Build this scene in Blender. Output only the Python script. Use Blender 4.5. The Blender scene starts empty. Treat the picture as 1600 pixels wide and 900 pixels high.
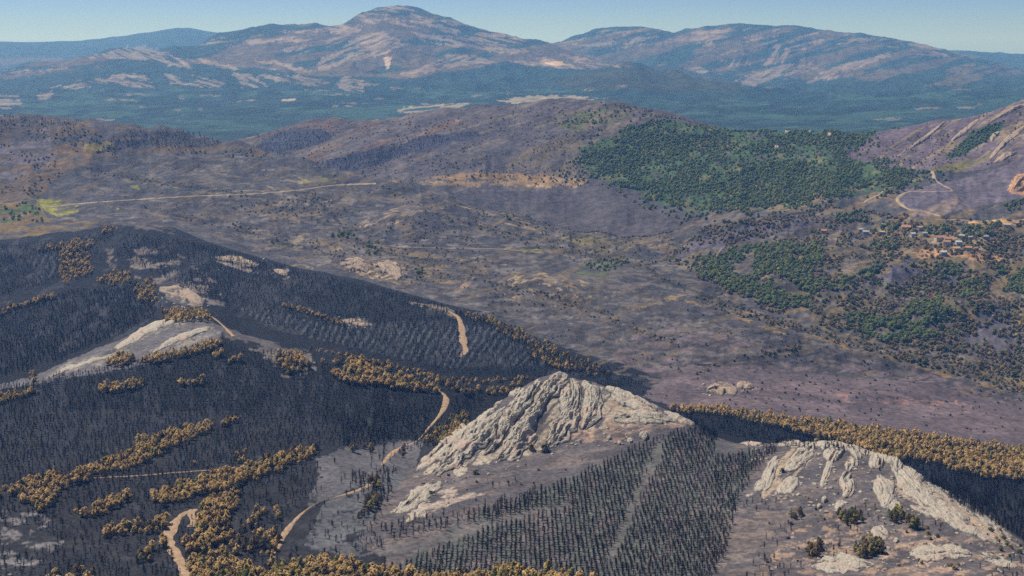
import bpy, bmesh, math, random
import numpy as np
random.seed(7); RNG = np.random.default_rng(7)
SC = bpy.context.scene; COL = SC.collection

# ------------------------------------------------------------------ camera
FPX = 800 / math.tan(math.radians(20.0))         # focal length in photo pixels (1600 wide)
HOR = 60.0                                         # row of the true horizon in the photo
cam = bpy.data.objects.new('camera', bpy.data.cameras.new('camera')); COL.objects.link(cam)
cam.data.sensor_width = 36; cam.data.lens = 18 / math.tan(math.radians(20.0))
cam.data.shift_y = -(450 - HOR) / 1600
cam.data.clip_start = 1; cam.data.clip_end = 60000
cam.location = (0, 0, 0); cam.rotation_euler = (math.pi / 2, 0, 0)
SC.camera = cam
# ------------------------------------------------------------------ light
SUN_EL, SUN_AZ = math.radians(57), math.radians(-52)     # azimuth from +Y (ahead), clockwise
w = bpy.data.worlds.new('World'); SC.world = w; w.use_nodes = True
nt = w.node_tree
sky = nt.nodes.new('ShaderNodeTexSky'); sky.sky_type = 'NISHITA'; sky.sun_disc = False
sky.sun_elevation = SUN_EL; sky.sun_rotation = SUN_AZ
sky.altitude = 1500; sky.air_density = 0.30; sky.dust_density = 0.0; sky.ozone_density = 2.0
nt.links.new(sky.outputs[0], nt.nodes['Background'].inputs[0])
nt.nodes['Background'].inputs[1].default_value = 0.095
sl = bpy.data.lights.new('sun', 'SUN'); sl.energy = 5.0; sl.angle = math.radians(0.5); sl.color = (1, 0.945, 0.86)
sun = bpy.data.objects.new('sun', sl); COL.objects.link(sun)
sun.rotation_euler = (math.pi / 2 - SUN_EL, 0, math.pi - SUN_AZ)
SC.view_settings.view_transform = 'Standard'; SC.view_settings.look = 'None'
SC.view_settings.gamma = 1; SC.view_settings.exposure = 0.1
SC.cycles.use_denoising = False
SC.cycles.volume_bounces = 1; SC.cycles.max_bounces = 5; SC.cycles.diffuse_bounces = 2
SC.cycles.use_adaptive_sampling = False

# ------------------------------------------------------------------ helpers
def hash2(ix, iy, seed):
    h = (ix.astype(np.int64) * 374761393 + iy.astype(np.int64) * 668265263 + seed * 1442695041) & 0xFFFFFFFF
    h = ((h ^ (h >> 13)) * 1274126177) & 0xFFFFFFFF
    h = h ^ (h >> 16)
    return (h & 0xFFFF).astype(np.float32) / 65535.0
def vnoise(x, y, seed=0):
    ix = np.floor(x); iy = np.floor(y); fx = (x - ix).astype(np.float32); fy = (y - iy).astype(np.float32)
    ix = ix.astype(np.int64); iy = iy.astype(np.int64)
    fx = fx * fx * (3 - 2 * fx); fy = fy * fy * (3 - 2 * fy)
    a = hash2(ix, iy, seed); b = hash2(ix + 1, iy, seed); c = hash2(ix, iy + 1, seed); d = hash2(ix + 1, iy + 1, seed)
    return (a + (b - a) * fx) * (1 - fy) + (c + (d - c) * fx) * fy
def fbm(x, y, o=4, seed=0, g=0.5):                 # 0..1, mean .5
    s = 0; a = 1; t = 0
    for k in range(o):
        s = s + a * vnoise(x * 2 ** k + 17.3 * k, y * 2 ** k - 9.1 * k, seed + k * 7); t += a; a *= g
    return s / t
def ridged(x, y, o=4, seed=0, g=0.5):
    s = 0; a = 1; t = 0
    for k in range(o):
        s = s + a * (1 - np.abs(2 * vnoise(x * 2 ** k + 5.7 * k, y * 2 ** k + 3.3 * k, seed + k * 5) - 1)); t += a; a *= g
    return s / t
def sstep(a, b, x):
    t = np.clip((x - a) / (b - a), 0, 1); return t * t * (3 - 2 * t)
def slopes(X, Yv):                                 # monotone (Fritsch-Carlson) tangents along axis 0
    h = np.diff(X, axis=0); d = np.diff(Yv, axis=0) / h
    m = np.zeros_like(Yv)
    w1 = 2 * h[1:] + h[:-1]; w2 = h[1:] + 2 * h[:-1]
    with np.errstate(divide='ignore', invalid='ignore'):
        mm = (w1 + w2) / (w1 / d[:-1] + w2 / d[1:])
    m[1:-1] = np.where(d[:-1] * d[1:] > 0, mm, 0); m[0] = d[0]; m[-1] = d[-1]
    return np.nan_to_num(m)
def pchip1(xs, ys, q):
    xs = np.asarray(xs, float); ys = np.asarray(ys, float)
    m = slopes(xs[:, None], ys[:, None])[:, 0]
    q = np.clip(q, xs[0], xs[-1]); i = np.clip(np.searchsorted(xs, q) - 1, 0, len(xs) - 2)
    h = xs[i + 1] - xs[i]; t = (q - xs[i]) / h
    return ((2*t**3 - 3*t**2 + 1) * ys[i] + (t**3 - 2*t**2 + t) * h * m[i] + (-2*t**3 + 3*t**2) * ys[i+1] + (t**3 - t**2) * h * m[i+1])
def in_poly(x, y, poly):
    r = np.zeros(x.shape, bool); n = len(poly)
    for i in range(n):
        x1, y1 = poly[i]; x2, y2 = poly[(i + 1) % n]
        if y1 == y2: continue
        c = (y1 > y) != (y2 > y)
        r ^= c & (x < (x2 - x1) * (y - y1) / (y2 - y1) + x1)
    return r

# ------------------------------------------------------------------ the lie of the land
# Feature lines across the country from near to far: (bearing, drop below the horizon, distance in metres).
# Bearing and drop are read off the photograph in its pixels; the distance makes them points of the ground.
LINES = [
 ('A', 2, [(-250,1010,800),(1850,1010,800)]),
 ('B', 40, [(-250,900,1000),(500,900,1000),(900,895,1000),(1300,893,985),(1600,915,950),(1850,940,930)]),
 ('C', 70, [(-250,775,1180),(300,765,1180),(520,770,1170),(620,800,1130),(800,775,1180),(900,765,1200),(1050,770,1190),(1200,775,1170),(1350,785,1140),(1450,805,1110),(1600,872,1030),(1850,960,900)]),
 ('C2', 46, [(-250,725,1250),(300,722,1255),(520,735,1240),(620,765,1200),(700,735,1260),(800,722,1290),(880,708,1310),(960,700,1310),(1050,708,1290),(1200,722,1270),(1300,725,1260),(1400,752,1220),(1500,800,1150),(1600,858,1070),(1850,955,920)]),
 ('D', 90, [(-250,690,1330),(300,690,1330),(500,704,1310),(580,726,1290),(640,740,1270),(700,697,1330),(762,646,1390),(800,616,1420),(850,589,1450),(880,583,1460),(912,592,1460),(960,609,1450),(1000,622,1440),(1050,643,1430),(1092,664,1415),(1150,690,1390),(1215,694,1370),(1255,692,1360),(1320,695,1340),(1360,709,1320),(1400,722,1295),(1440,749,1260),(1500,784,1210),(1560,823,1150),(1600,851,1100),(1700,905,1030),(1850,965,950)]),
 ('E', 30, [(-250,645,1430),(300,640,1440),(500,655,1420),(580,680,1400),(640,690,1400),(700,670,1420),(762,665,1450),(800,662,1480),(880,655,1530),(960,660,1530),(1092,690,1510),(1200,712,1490),(1320,716,1470),(1400,738,1440),(1450,752,1420),(1500,764,1400),(1600,785,1380),(1850,820,1360)]),
 ('G', 60, [(-250,620,1540),(0,604,1580),(60,584,1600),(150,549,1640),(230,516,1680),(300,493,1720),(345,510,1690),(372,521,1680),(420,533,1660),(480,546,1640),(560,562,1625),(640,580,1610),(700,592,1600),(760,597,1600),(830,596,1610),(880,602,1620),(950,617,1630),(1000,630,1640),(1050,640,1650),(1150,650,1660),(1250,664,1650),(1400,682,1640),(1600,706,1620),(1850,735,1600)]),
 ('H', 36, [(-250,600,1640),(0,575,1680),(60,560,1700),(150,530,1730),(230,502,1760),(300,482,1790),(345,500,1780),(372,520,1760),(420,545,1750),(480,562,1740),(560,580,1725),(640,600,1710),(700,612,1700),(760,618,1700),(830,618,1710),(950,630,1720),(1000,638,1730),(1050,634,1740),(1150,634,1750),(1250,645,1740),(1400,662,1730),(1600,683,1720),(1850,710,1700)]),
 ('I', 60, [(-250,470,2050),(0,455,2080),(150,438,2100),(260,425,2130),(340,440,2080),(420,480,1960),(500,512,1880),(600,540,1820),(720,556,1800),(830,580,1790),(920,604,1785),(1000,622,1790),(1100,615,1820),(1250,622,1830),(1400,635,1830),(1600,665,1800),(1850,690,1780)]),
 ('J', 60, [(-250,400,2330),(0,377,2380),(100,367,2400),(180,352,2430),(250,354,2440),(330,380,2360),(420,404,2290),(500,427,2220),(560,440,2180),(620,454,2140),(700,477,2080),(760,492,2050),(820,521,2000),(900,556,1940),(960,581,1900),(1020,600,1870),(1100,590,1900),(1250,600,1910),(1400,614,1910),(1600,645,1870),(1850,668,1850)]),
 ('J2', 30, [(-250,392,2440),(0,374,2490),(100,366,2510),(180,354,2540),(250,358,2550),(330,385,2460),(420,411,2390),(500,434,2320),(560,446,2280),(620,460,2230),(700,482,2170),(760,496,2130),(820,520,2080),(900,546,2020),(960,566,1980),(1020,582,1950),(1100,572,1970),(1250,582,1980),(1400,598,1980),(1600,632,1940),(1850,655,1920)]),
 ('K', 90, [(-250,352,2680),(0,346,2700),(150,338,2720),(250,335,2720),(400,375,2640),(560,405,2520),(700,420,2430),(850,438,2360),(950,448,2320),(1060,459,2270),(1150,481,2210),(1250,509,2140),(1300,526,2110),(1400,554,2070),(1500,579,2040),(1600,612,2010),(1850,650,1980)]),
 ('K2', 30, [(-250,335,2790),(0,330,2800),(150,322,2820),(250,320,2820),(400,350,2740),(560,380,2640),(700,402,2560),(850,420,2490),(950,432,2440),(1060,453,2370),(1150,484,2300),(1250,514,2230),(1300,532,2200),(1400,560,2160),(1500,585,2130),(1600,618,2100),(1850,655,2070)]),
 ('L', 60, [(-250,290,2980),(0,290,3000),(250,290,3010),(500,325,2880),(700,365,2750),(850,400,2640),(1000,430,2530),(1100,430,2530),(1250,440,2500),(1400,470,2430),(1500,480,2420),(1600,490,2410),(1850,500,2400)]),
 ('L2', 60, [(-250,240,3180),(0,238,3200),(250,250,3200),(400,268,3120),(560,302,2990),(700,338,2870),(850,378,2760),(940,404,2700),(1000,414,2660),(1100,400,2680),(1250,380,2740),(1400,385,2710),(1500,385,2700),(1600,385,2700),(1850,385,2700)]),
 ('M', 60, [(-250,170,3480),(-100,172,3470),(0,178,3450),(60,182,3440),(120,192,3420),(200,197,3400),(280,206,3380),(340,217,3350),(390,230,3300),(450,252,3220),(520,265,3140),(580,282,3070),(640,296,3020),(700,312,2980),(760,328,2930),(820,344,2880),(880,361,2830),(940,379,2780),(1000,392,2750),(1060,384,2770),(1120,362,2830),(1200,338,2920),(1300,305,3000),(1400,300,3010),(1500,298,3020),(1600,295,3030),(1850,290,3030)]),
 ('M2', 30, [(-250,190,3640),(0,196,3600),(120,210,3570),(280,222,3520),(340,232,3490),(390,245,3440),(450,264,3370),(520,274,3290),(580,286,3210),(640,294,3150),(700,312,3090),(760,330,3040),(820,347,2990),(880,360,2940),(940,368,2890),(1000,374,2860),(1060,362,2880),(1120,340,2940),(1200,318,3030),(1300,280,3130),(1400,270,3140),(1500,265,3150),(1600,255,3160),(1850,240,3160)]),
 ('N0', 60, [(-250,215,3900),(300,232,3800),(390,236,3720),(450,240,3650),(520,236,3600),(600,238,3560),(700,236,3520),(800,234,3500),(900,232,3480),(1000,238,3460),(1100,244,3450),(1200,250,3450),(1300,244,3460),(1400,235,3460),(1500,222,3460),(1600,208,3460),(1850,180,3460)]),
 ('N', 80, [(-250,225,4200),(200,225,4150),(340,224,4120),(380,217,4100),(420,207,4080),(480,191,4060),(520,184,4050),(560,188,4040),(610,188,4030),(660,177,4010),(720,166,3980),(800,159,3940),(870,154,3900),(940,157,3860),(1000,169,3830),(1060,182,3800),(1110,196,3770),(1150,203,3750),(1220,206,3720),(1300,206,3700),(1370,204,3680),(1420,196,3660),(1470,187,3650),(1520,180,3640),(1560,171,3630),(1600,159,3620),(1700,140,3600),(1850,130,3600)]),
 ('O', 24, [(-250,245,4700),(300,245,4700),(500,225,4700),(700,215,4700),(870,205,4600),(1000,212,4600),(1150,230,4500),(1350,232,4500),(1500,215,4400),(1600,200,4400),(1850,180,4400)]),
 ('P', 40, [(-250,200,6000),(100,205,6000),(600,198,6000),(900,185,6000),(1100,196,6000),(1400,198,6000),(1850,190,6000)]),
 ('Q', 60, [(-250,160,7800),(200,165,7800),(450,158,7800),(650,162,7800),(800,158,7600),(1000,160,7600),(1300,165,7600),(1600,160,7600),(1850,155,7600)]),
 ('R', 70, [(-250,138,9300),(0,140,9300),(200,125,9300),(400,125,9300),(560,122,9400),(700,125,9300),(860,122,9300),(940,112,9300),(1000,107,9300),(1060,108,9300),(1100,118,9200),(1150,131,9100),(1250,144,9000),(1400,142,9000),(1600,138,9000),(1850,130,9000)]),
 ('R2', 60, [(-250,134,10000),(0,132,10000),(130,104,10200),(260,94,10400),(400,86,10600),(520,80,10700),(620,76,10700),(760,92,10700),(860,106,10500),(940,116,10300),(1000,117,10200),(1060,118,10100),(1100,124,10000),(1150,133,10000),(1250,137,10000),(1400,130,10000),(1600,130,10000),(1850,124,10000)]),
 ('S', 60, [(-250,125,11500),(-100,120,11500),(0,112,11500),(60,102,11500),(130,92,11500),(200,75,11600),(250,78,11700),(300,74,11800),(345,53,12000),(400,43,12000),(480,40,12000),(530,36,12000),(570,20,12000),(600,11,12000),(640,11,12000),(690,23,12000),(740,43,12000),(800,59,12000),(850,69,12000),(900,86,11900),(970,105,11800),(1050,120,11500),(1150,130,11300),(1250,127,11300),(1400,115,11300),(1600,122,11300),(1850,122,11300)]),
 ('S1', 20, [(-250,140,12600),(0,130,12600),(200,100,12700),(345,80,13000),(620,45,13000),(800,85,13000),(870,96,13000),(970,106,12600),(1050,105,12300),(1150,108,12200),(1250,104,12200),(1400,92,12200),(1530,108,12200),(1600,118,12200),(1850,122,12200)]),
 ('S2', 60, [(-250,150,14000),(600,120,14000),(800,92,14000),(860,68,14000),(920,49,14000),(1010,42,14000),(1060,46,14000),(1120,41,14000),(1200,41,14000),(1260,43,14000),(1330,49,14000),(1400,63,14000),(1435,67,14000),(1470,77,14000),(1530,92,14000),(1600,111,14000),(1700,122,14000),(1850,128,14000)]),
 ('S3', 16, [(-250,120,16000),(600,130,16000),(860,90,16000),(1200,62,16000),(1400,85,16000),(1600,120,16000),(1850,130,16000)]),
 ('T', 30, [(-250,72,20000),(0,66,20000),(60,66,20000),(120,64,20000),(180,58,20000),(240,50,20000),(285,45,20000),(335,51,20000),(400,70,20000),(600,90,20000),(1000,90,20000),(1400,90,20000),(1480,79,20000),(1540,80,20000),(1600,84,20000),(1850,90,20000)]),
 ('U', 0, [(-250,95,22500),(285,80,22500),(1850,100,22500)]),
]
LI = {l[0]: i for i, l in enumerate(LINES)}
NC = 1250
CPX = np.linspace(-250, 1850, NC)
Wn = np.stack([np.log(pchip1([p[0] for p in l[2]], [p[2] for p in l[2]], CPX)) for l in LINES])
Pn = np.stack([pchip1([p[0] for p in l[2]], [p[1] for p in l[2]], CPX) for l in LINES])
Mn = slopes(Wn, Pn)
rows_w, rows_p, row_line = [], [], []
for i in range(len(LINES) - 1):
    n = LINES[i + 1][1] if i + 1 < len(LINES) - 1 else 12
    n = max(2, int(n * .7))
    for k in range(n):
        t = k / n; h = Wn[i + 1] - Wn[i]
        rows_w.append(Wn[i] + t * h); row_line.append(i + t)
        rows_p.append((2*t**3 - 3*t**2 + 1) * Pn[i] + (t**3 - 2*t**2 + t) * h * Mn[i] + (-2*t**3 + 3*t**2) * Pn[i+1] + (t**3 - t**2) * h * Mn[i+1])
RW = np.array(rows_w); RP = np.array(rows_p); RL = np.array(row_line); NR = len(RL)
GX = np.broadcast_to(CPX, RW.shape); GV = RW * FPX
# relief: fractal bumps in ground coordinates, bolder on the far mountains
rl = RL[:, None]
amp = np.interp(RL, [0, LI['C'], LI['E'], LI['H'], LI['J'], LI['K'], LI['M'], LI['N'], LI['O'], LI['P'], LI['Q'], LI['R'], LI['S'], LI['S2'], LI['T'], LI['U']],
                    [4, 6, 5, 5, 5, 10, 13, 10, 6, 3, 7, 13, 9, 9, 3, 2])[:, None]
ca, sa = math.cos(0.5), math.sin(0.5)
relief = (fbm(GX / 90, GV / 230, 5, 11, 0.55) - 0.5) * 2
near_s = 60 * (fbm(GX / 120, GV / 300, 3, 77) - .5)
gul = ridged((GX * ca + GV * 0.25 * sa) / 60, (GV * 0.25 * ca - GX * sa) / 160, 4, 31) - 0.6
wm = sstep(LI['Q'], LI['R'], rl)
gul2 = ridged((GX + near_s) / 75, GV / 420, 4, 57, .55) - 0.6                 # spurs and gullies running down the slopes
mid = np.exp(-((rl - LI['L2']) / 5.0) ** 2)
RP = RP - amp * (relief * (1 - 0.3 * wm) + gul * 1.2 * (0.25 + 0.5 * wm) + gul2 * (0.25 + 1.0 * wm + 1.1 * mid))
for cx, cy, rx, ry, hh in [(640, 345, 70, 22, 9), (850, 452, 85, 25, 7), (985, 338, 40, 15, 7), (450, 310, 90, 20, 8), (1180, 352, 70, 16, 7), (1400, 432, 90, 20, 8), (1490, 485, 70, 18, 8), (1260, 400, 60, 16, 7), (770, 402, 60, 14, 6), (560, 420, 60, 16, 7), (300, 300, 90, 22, 6), (720, 240, 60, 18, 7), (860, 230, 50, 20, 7), (560, 235, 60, 12, 5), (1150, 545, 110, 22, 6), (1400, 610, 90, 16, 5), (900, 520, 60, 16, 6), (1130, 260, 60, 18, 6), (1270, 250, 60, 16, 6)]:
    RP = RP - 1.7 * hh * np.exp(-((GX - cx) / rx) ** 2 - ((RP - cy) / ry) ** 2) * ((rl > LI['H'] + .5) & (rl < LI['O']))      # knolls
# terrace-like strata on the central hill and the mountains
GYm = np.exp(RW); GXm = (GX - 800) / FPX * GYm; GZm = (HOR - RP) / FPX * GYm
LAYB = ['A', 'E', 'H', 'J2', 'K2', 'M2', 'O', 'U']            # L0..L6
LAYR = [int(np.argmin(np.abs(RL - LI[b]))) if b != 'U' else NR - 1 for b in LAYB]
LAYID = np.zeros(NR, int)
for k in range(7): LAYID[LAYR[k]:LAYR[k + 1] + 1] = k
CRESTROW = {0: 'D', 1: 'G', 2: 'J', 3: 'K', 4: 'M', 5: 'N', 6: 'T'}

def ground(X, Y):                                   # height of the built ground at world X, Y
    X = np.atleast_1d(np.asarray(X, float)); Y = np.atleast_1d(np.asarray(Y, float))
    c = np.clip((X / Y * FPX + 800 - CPX[0]) / (CPX[1] - CPX[0]), 0, NC - 1.001)
    c0 = c.astype(int); fc = c - c0; wq = np.log(Y); out = 0
    for cc, wt in ((c0, 1 - fc), (c0 + 1, fc)):
        lo = np.zeros(len(X), int); hi = np.full(len(X), NR - 1)
        for _ in range(12):
            mid = (lo + hi) // 2; g = RW[mid, cc] <= wq
            lo = np.where(g, mid, lo); hi = np.where(g, hi, mid)
        lo = np.clip(lo, 0, NR - 2); t = np.clip((wq - RW[lo, cc]) / (RW[lo + 1, cc] - RW[lo, cc]), 0, 1)
        out = out + wt * (RP[lo, cc] * (1 - t) + RP[lo + 1, cc] * t)
    return (HOR - out) / FPX * Y
def locate(px, py, lays):                           # the first ground point on a sight line, within the given landforms
    px = np.atleast_1d(np.asarray(px, float)); py = np.atleast_1d(np.asarray(py, float))
    r0 = LAYR[min(lays)]; r1 = LAYR[max(lays) + 1]
    c = np.clip((px - CPX[0]) / (CPX[1] - CPX[0]), 0, NC - 1.001); c0 = c.astype(int); fc = c - c0; wq = 0
    for cc, wt in ((c0, 1 - fc), (c0 + 1, fc)):
        P = RP[r0:r1 + 1][:, cc]; hit = P <= py[None]
        i = np.where(hit.any(0), hit.argmax(0), P.argmin(0)); i = np.clip(i, 1, r1 - r0)
        a = P[i - 1, np.arange(len(px))]; b = P[i, np.arange(len(px))]
        t = np.clip((a - py) / np.where(np.abs(a - b) < 1e-6, 1e-6, a - b), 0, 1)
        wq = wq + wt * (RW[r0 + i - 1, cc] * (1 - t) + RW[r0 + i, cc] * t)
    Y = np.exp(wq); X = (px - 800) / FPX * Y
    return X, Y, ground(X, Y)

# ------------------------------------------------------------------ land cover (albedo per ground point)
def lin(r, g, b, k=0.85):
    f = lambda v: (v / 255 / 12.92) if v <= 10 else ((v / 255 + 0.055) / 1.055) ** 2.4
    return np.array([f(r) * k, f(g) * k, f(b) * k], np.float32)
C = np.zeros((NR, NC, 3), np.float32); RK = np.zeros((NR, NC), np.float32)
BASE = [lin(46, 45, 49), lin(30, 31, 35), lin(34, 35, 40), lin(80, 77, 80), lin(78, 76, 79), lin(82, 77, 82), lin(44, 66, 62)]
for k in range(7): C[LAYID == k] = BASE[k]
near_w1 = (fbm(GX / 45, GV / 120, 3, 101) - 0.5); near_w2 = (fbm(GX / 45, GV / 120, 3, 202) - 0.5)
fine1 = (fbm(GX / 7, GV / 18, 3, 303) - 0.5); fine2 = (fbm(GX / 7, GV / 18, 3, 404) - 0.5)
WPX = GX + near_w1 * 1.0; WPY = RP
def paint(lays, poly, col, a=1.0, warp=26, fine=9, patch=None, rock=0.0):
    """patch = (length, width, angle in degrees on the picture of the slope, cover 0..1, seed): streaks or blotches"""
    poly = [(float(x), float(y)) for x, y in poly]
    xs = [p[0] for p in poly]; ys = [p[1] for p in poly]
    c0 = max(0, np.searchsorted(CPX, min(xs) - warp) - 1); c1 = min(NC, np.searchsorted(CPX, max(xs) + warp) + 1)
    r0 = LAYR[min(lays)]; r1 = LAYR[max(lays) + 1] + (1 if 6 in lays else 0)
    s = (slice(r0, r1), slice(c0, c1))
    px = GX[s]; py = RP[s]
    x = px + near_w1[s] * warp + fine1[s] * fine
    y = py + near_w2[s] * warp * 0.45 + fine2[s] * fine * 0.6
    m = in_poly(x, y, poly).astype(np.float32) * a
    if patch:
        L, Wd, ang, cov, seed = patch
        c, sn = math.cos(math.radians(ang)), math.sin(math.radians(ang))
        u = (px * c - py * sn) / L; v = (px * sn + py * c) / Wd
        n = fbm(u, v, 4, seed, 0.6)
        t = 0.5 + (0.5 - cov) * 0.55
        m = m * sstep(t - 0.035, t + 0.035, n)
    C[s] = C[s] * (1 - m[..., None]) + np.asarray(col, np.float32) * m[..., None]
    RK[s] = np.maximum(RK[s] * (1 - m), m * rock) if rock else RK[s] * (1 - m)
def band(pts, hw):                                   # a strip along a polyline as a polygon
    up, dn = [], []
    for i, (x, y) in enumerate(pts):
        a = pts[max(i - 1, 0)]; b = pts[min(i + 1, len(pts) - 1)]
        dx, dy = b[0] - a[0], b[1] - a[1]; l = math.hypot(dx, dy) or 1
        h = hw[i] if isinstance(hw, (list, tuple)) else hw
        up.append((x - dy / l * h, y + dx / l * h)); dn.append((x + dy / l * h, y - dx / l * h))
    return up + dn[::-1]
W_ = (-300, 1900)
ASH = lin(98, 95, 99); ASHP = lin(118, 107, 112); ROCK = lin(186, 172, 152); ROCKG = lin(140, 134, 126); PINK = lin(190, 152, 128)
OLIVE = lin(118, 104, 70); BROWN = lin(112, 88, 66); STRAW = lin(172, 148, 108); GREEN = lin(62, 82, 48); LIME = lin(140, 140, 58)
ORANGE = lin(190, 148, 108); DARK = lin(40, 41, 48)
# --- L6 valley and mountains: green lowland, pale strata of bare rock
MROCK = lin(186, 166, 152); MROCK2 = lin(172, 154, 144); HEATH = lin(104, 92, 74)
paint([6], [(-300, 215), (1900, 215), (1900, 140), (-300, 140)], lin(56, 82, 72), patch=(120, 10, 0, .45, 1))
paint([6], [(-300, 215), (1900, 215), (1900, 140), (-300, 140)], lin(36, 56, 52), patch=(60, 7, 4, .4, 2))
paint([6], [(-300, 90), (330, 90), (420, 45), (560, 25), (620, 0), (700, 20), (860, 66), (1000, 104), (900, 108), (780, 100), (640, 125), (500, 118), (330, 100), (200, 100), (0, 125)], HEATH, a=.75, patch=(120, 12, 8, .62, 3))
for pl, ang, cov in [
  ([(500, 45), (560, 22), (610, 5), (650, 8), (740, 40), (830, 62), (800, 72), (700, 50), (600, 35), (540, 55)], -12, .62),
  ([(490, 100), (520, 80), (570, 52), (600, 50), (640, 75), (600, 85), (540, 100), (500, 112)], 22, .85),
  ([(640, 50), (690, 55), (760, 60), (830, 82), (800, 85), (740, 80), (660, 62)], -12, .8),
  ([(625, 118), (650, 108), (700, 85), (740, 88), (780, 98), (720, 102), (680, 112), (640, 122)], 18, .85),
  ([(790, 98), (840, 90), (880, 84), (940, 96), (972, 106), (900, 108), (820, 104)], -8, .75),
  ([(130, 92), (200, 72), (250, 75), (290, 95), (300, 108), (250, 98), (180, 92)], -22, .8),
  ([(55, 150), (85, 135), (130, 125), (145, 135), (90, 142), (70, 158)], 14, .85),
  ([(140, 125), (190, 115), (230, 122), (245, 138), (190, 136)], -14, .8),
  ([(260, 115), (300, 118), (350, 130), (340, 137), (270, 132)], -14, .8),
  ([(290, 90), (330, 95), (375, 106), (360, 110), (310, 98)], -16, .85),
  ([(360, 112), (395, 118), (420, 135), (380, 138)], -20, .8),
  ([(400, 118), (460, 115), (520, 130), (500, 134), (430, 126)], -12, .85),
  ([(525, 130), (545, 120), (575, 130), (565, 146), (535, 140)], -8, .8),
  ([(380, 95), (430, 95), (490, 110), (470, 116), (400, 106)], -10, .6),
  ([(440, 75), (500, 60), (560, 50), (520, 75), (450, 95)], 20, .45),
  ([(330, 62), (420, 48), (500, 45), (480, 65), (380, 70), (300, 85)], 5, .5),
  ([(-300, 115), (0, 112), (110, 105), (60, 112), (0, 118)], 8, .6),
  ([(0, 150), (25, 145), (35, 165), (0, 172)], 0, .7)]:
    paint([6], pl, MROCK, a=.42, warp=14, fine=12, patch=(26, 3.2, ang, cov * .74, int(pl[0][0]) + 50), rock=.5)
paint([6], [(600, 90), (612, 88), (610, 108), (604, 108)], MROCK, warp=4, fine=4)
paint([6], [(860, 70), (1010, 40), (1250, 40), (1420, 62), (1600, 110), (1500, 140), (1300, 120), (1150, 118), (1000, 98), (900, 82)], HEATH, a=.7, patch=(90, 9, 14, .55, 5))
for pl, ang, cov in [
  ([(870, 68), (960, 42), (1060, 45), (1180, 42), (1240, 50), (1100, 62), (960, 75)], 12, .5),
  ([(1080, 60), (1200, 48), (1300, 50), (1400, 62), (1280, 75), (1120, 85)], 14, .42),
  ([(1140, 130), (1180, 112), (1230, 100), (1275, 98), (1278, 108), (1220, 120), (1180, 134)], 24, .9),
  ([(1190, 100), (1215, 70), (1240, 80), (1225, 100)], 60, .75),
  ([(1255, 128), (1290, 110), (1340, 95), (1390, 80), (1398, 85), (1350, 105), (1300, 122)], 28, .95),
  ([(1125, 95), (1165, 75), (1175, 100), (1135, 105)], 60, .6),
  ([(1070, 110), (1090, 102), (1110, 110), (1085, 117)], 0, .8),
  ([(1370, 75), (1440, 64), (1500, 85), (1480, 90), (1420, 82)], -8, .6)]:
    paint([6], pl, MROCK2, a=.44, warp=14, fine=12, patch=(24, 3.2, ang, cov * .74, int(pl[0][0]) + 90), rock=.5)
paint([6], [(850, 128), (960, 108), (1060, 106), (1160, 130), (1140, 145), (900, 140)], lin(58, 66, 50), warp=14)
paint([6], [(1020, 122), (1060, 122), (1100, 135), (1040, 128)], lin(110, 96, 78), warp=8, patch=(30, 5, 0, .4, 77))
for pl in [[(615, 176), (640, 168), (700, 160), (735, 162), (720, 168), (650, 178)], [(770, 158), (830, 150), (900, 150), (960, 154), (880, 158), (800, 162)]]:
    paint([6], pl, lin(160, 150, 128), a=.8, warp=8, fine=10, patch=(30, 4, 4, .7, 61))
paint([6], [(850, 97), (878, 96), (882, 101), (856, 102)], lin(225, 195, 160), a=.7, warp=5, fine=6)
paint([6], [(440, 155), (462, 154), (462, 157), (440, 158)], lin(190, 176, 150), a=.7, warp=3, fine=4)
for k in range(46):                                  # pale clearings and hamlets of the far lowland
    x = RNG.uniform(-50, 1650); y = RNG.uniform(132, 190); l = RNG.uniform(5, 26)
    if 880 < x < 1150 and y > 150: continue
    paint([6], [(x - l, y - .8), (x, y - 2.2), (x + l, y - .5), (x + l * .6, y + 1), (x - l * .7, y + 1.2)], lin(180, 156, 138), a=.36, warp=8, fine=6, patch=(14, 2.5, 5, .6, k))
# --- L5 central hill
paint([5], [(380, 300), (380, 215), (520, 180), (870, 150), (1010, 168), (1050, 190), (940, 250), (900, 300)], lin(96, 90, 94), patch=(90, 9, 20, .45, 7))
paint([5], [(380, 300), (380, 215), (520, 180), (700, 165), (870, 150), (1040, 178), (930, 230), (900, 300)], lin(116, 106, 92), a=.7, patch=(80, 5, 18, .26, 8))
paint([5], [(480, 262), (560, 240), (640, 215), (740, 205), (760, 212), (660, 235), (560, 268)], lin(62, 62, 78), warp=18, patch=(70, 10, 20, .8, 9))
paint([5], [(390, 235), (430, 205), (500, 200), (530, 212), (500, 225), (440, 240)], lin(62, 64, 80), warp=14)
paint([5], [(380, 222), (440, 202), (520, 185), (600, 190), (580, 205), (540, 212), (510, 200), (430, 210), (395, 226)], lin(100, 84, 76), warp=10, patch=(26, 6, 15, .55, 10))
paint([5], [(430, 250), (520, 228), (600, 210), (700, 190), (760, 180), (700, 205), (600, 228), (500, 255)], lin(118, 96, 84), warp=10, patch=(60, 5, 20, .45, 12))
paint([5], [(780, 260), (860, 220), (900, 200), (915, 230), (900, 275), (820, 270)], lin(116, 104, 82), a=.8, warp=16, patch=(40, 6, 30, .5, 13))
paint([5], [(870, 195), (900, 175), (960, 168), (990, 180), (950, 195), (900, 205)], lin(92, 96, 62), warp=10, patch=(30, 6, 10, .75, 14))
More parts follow.
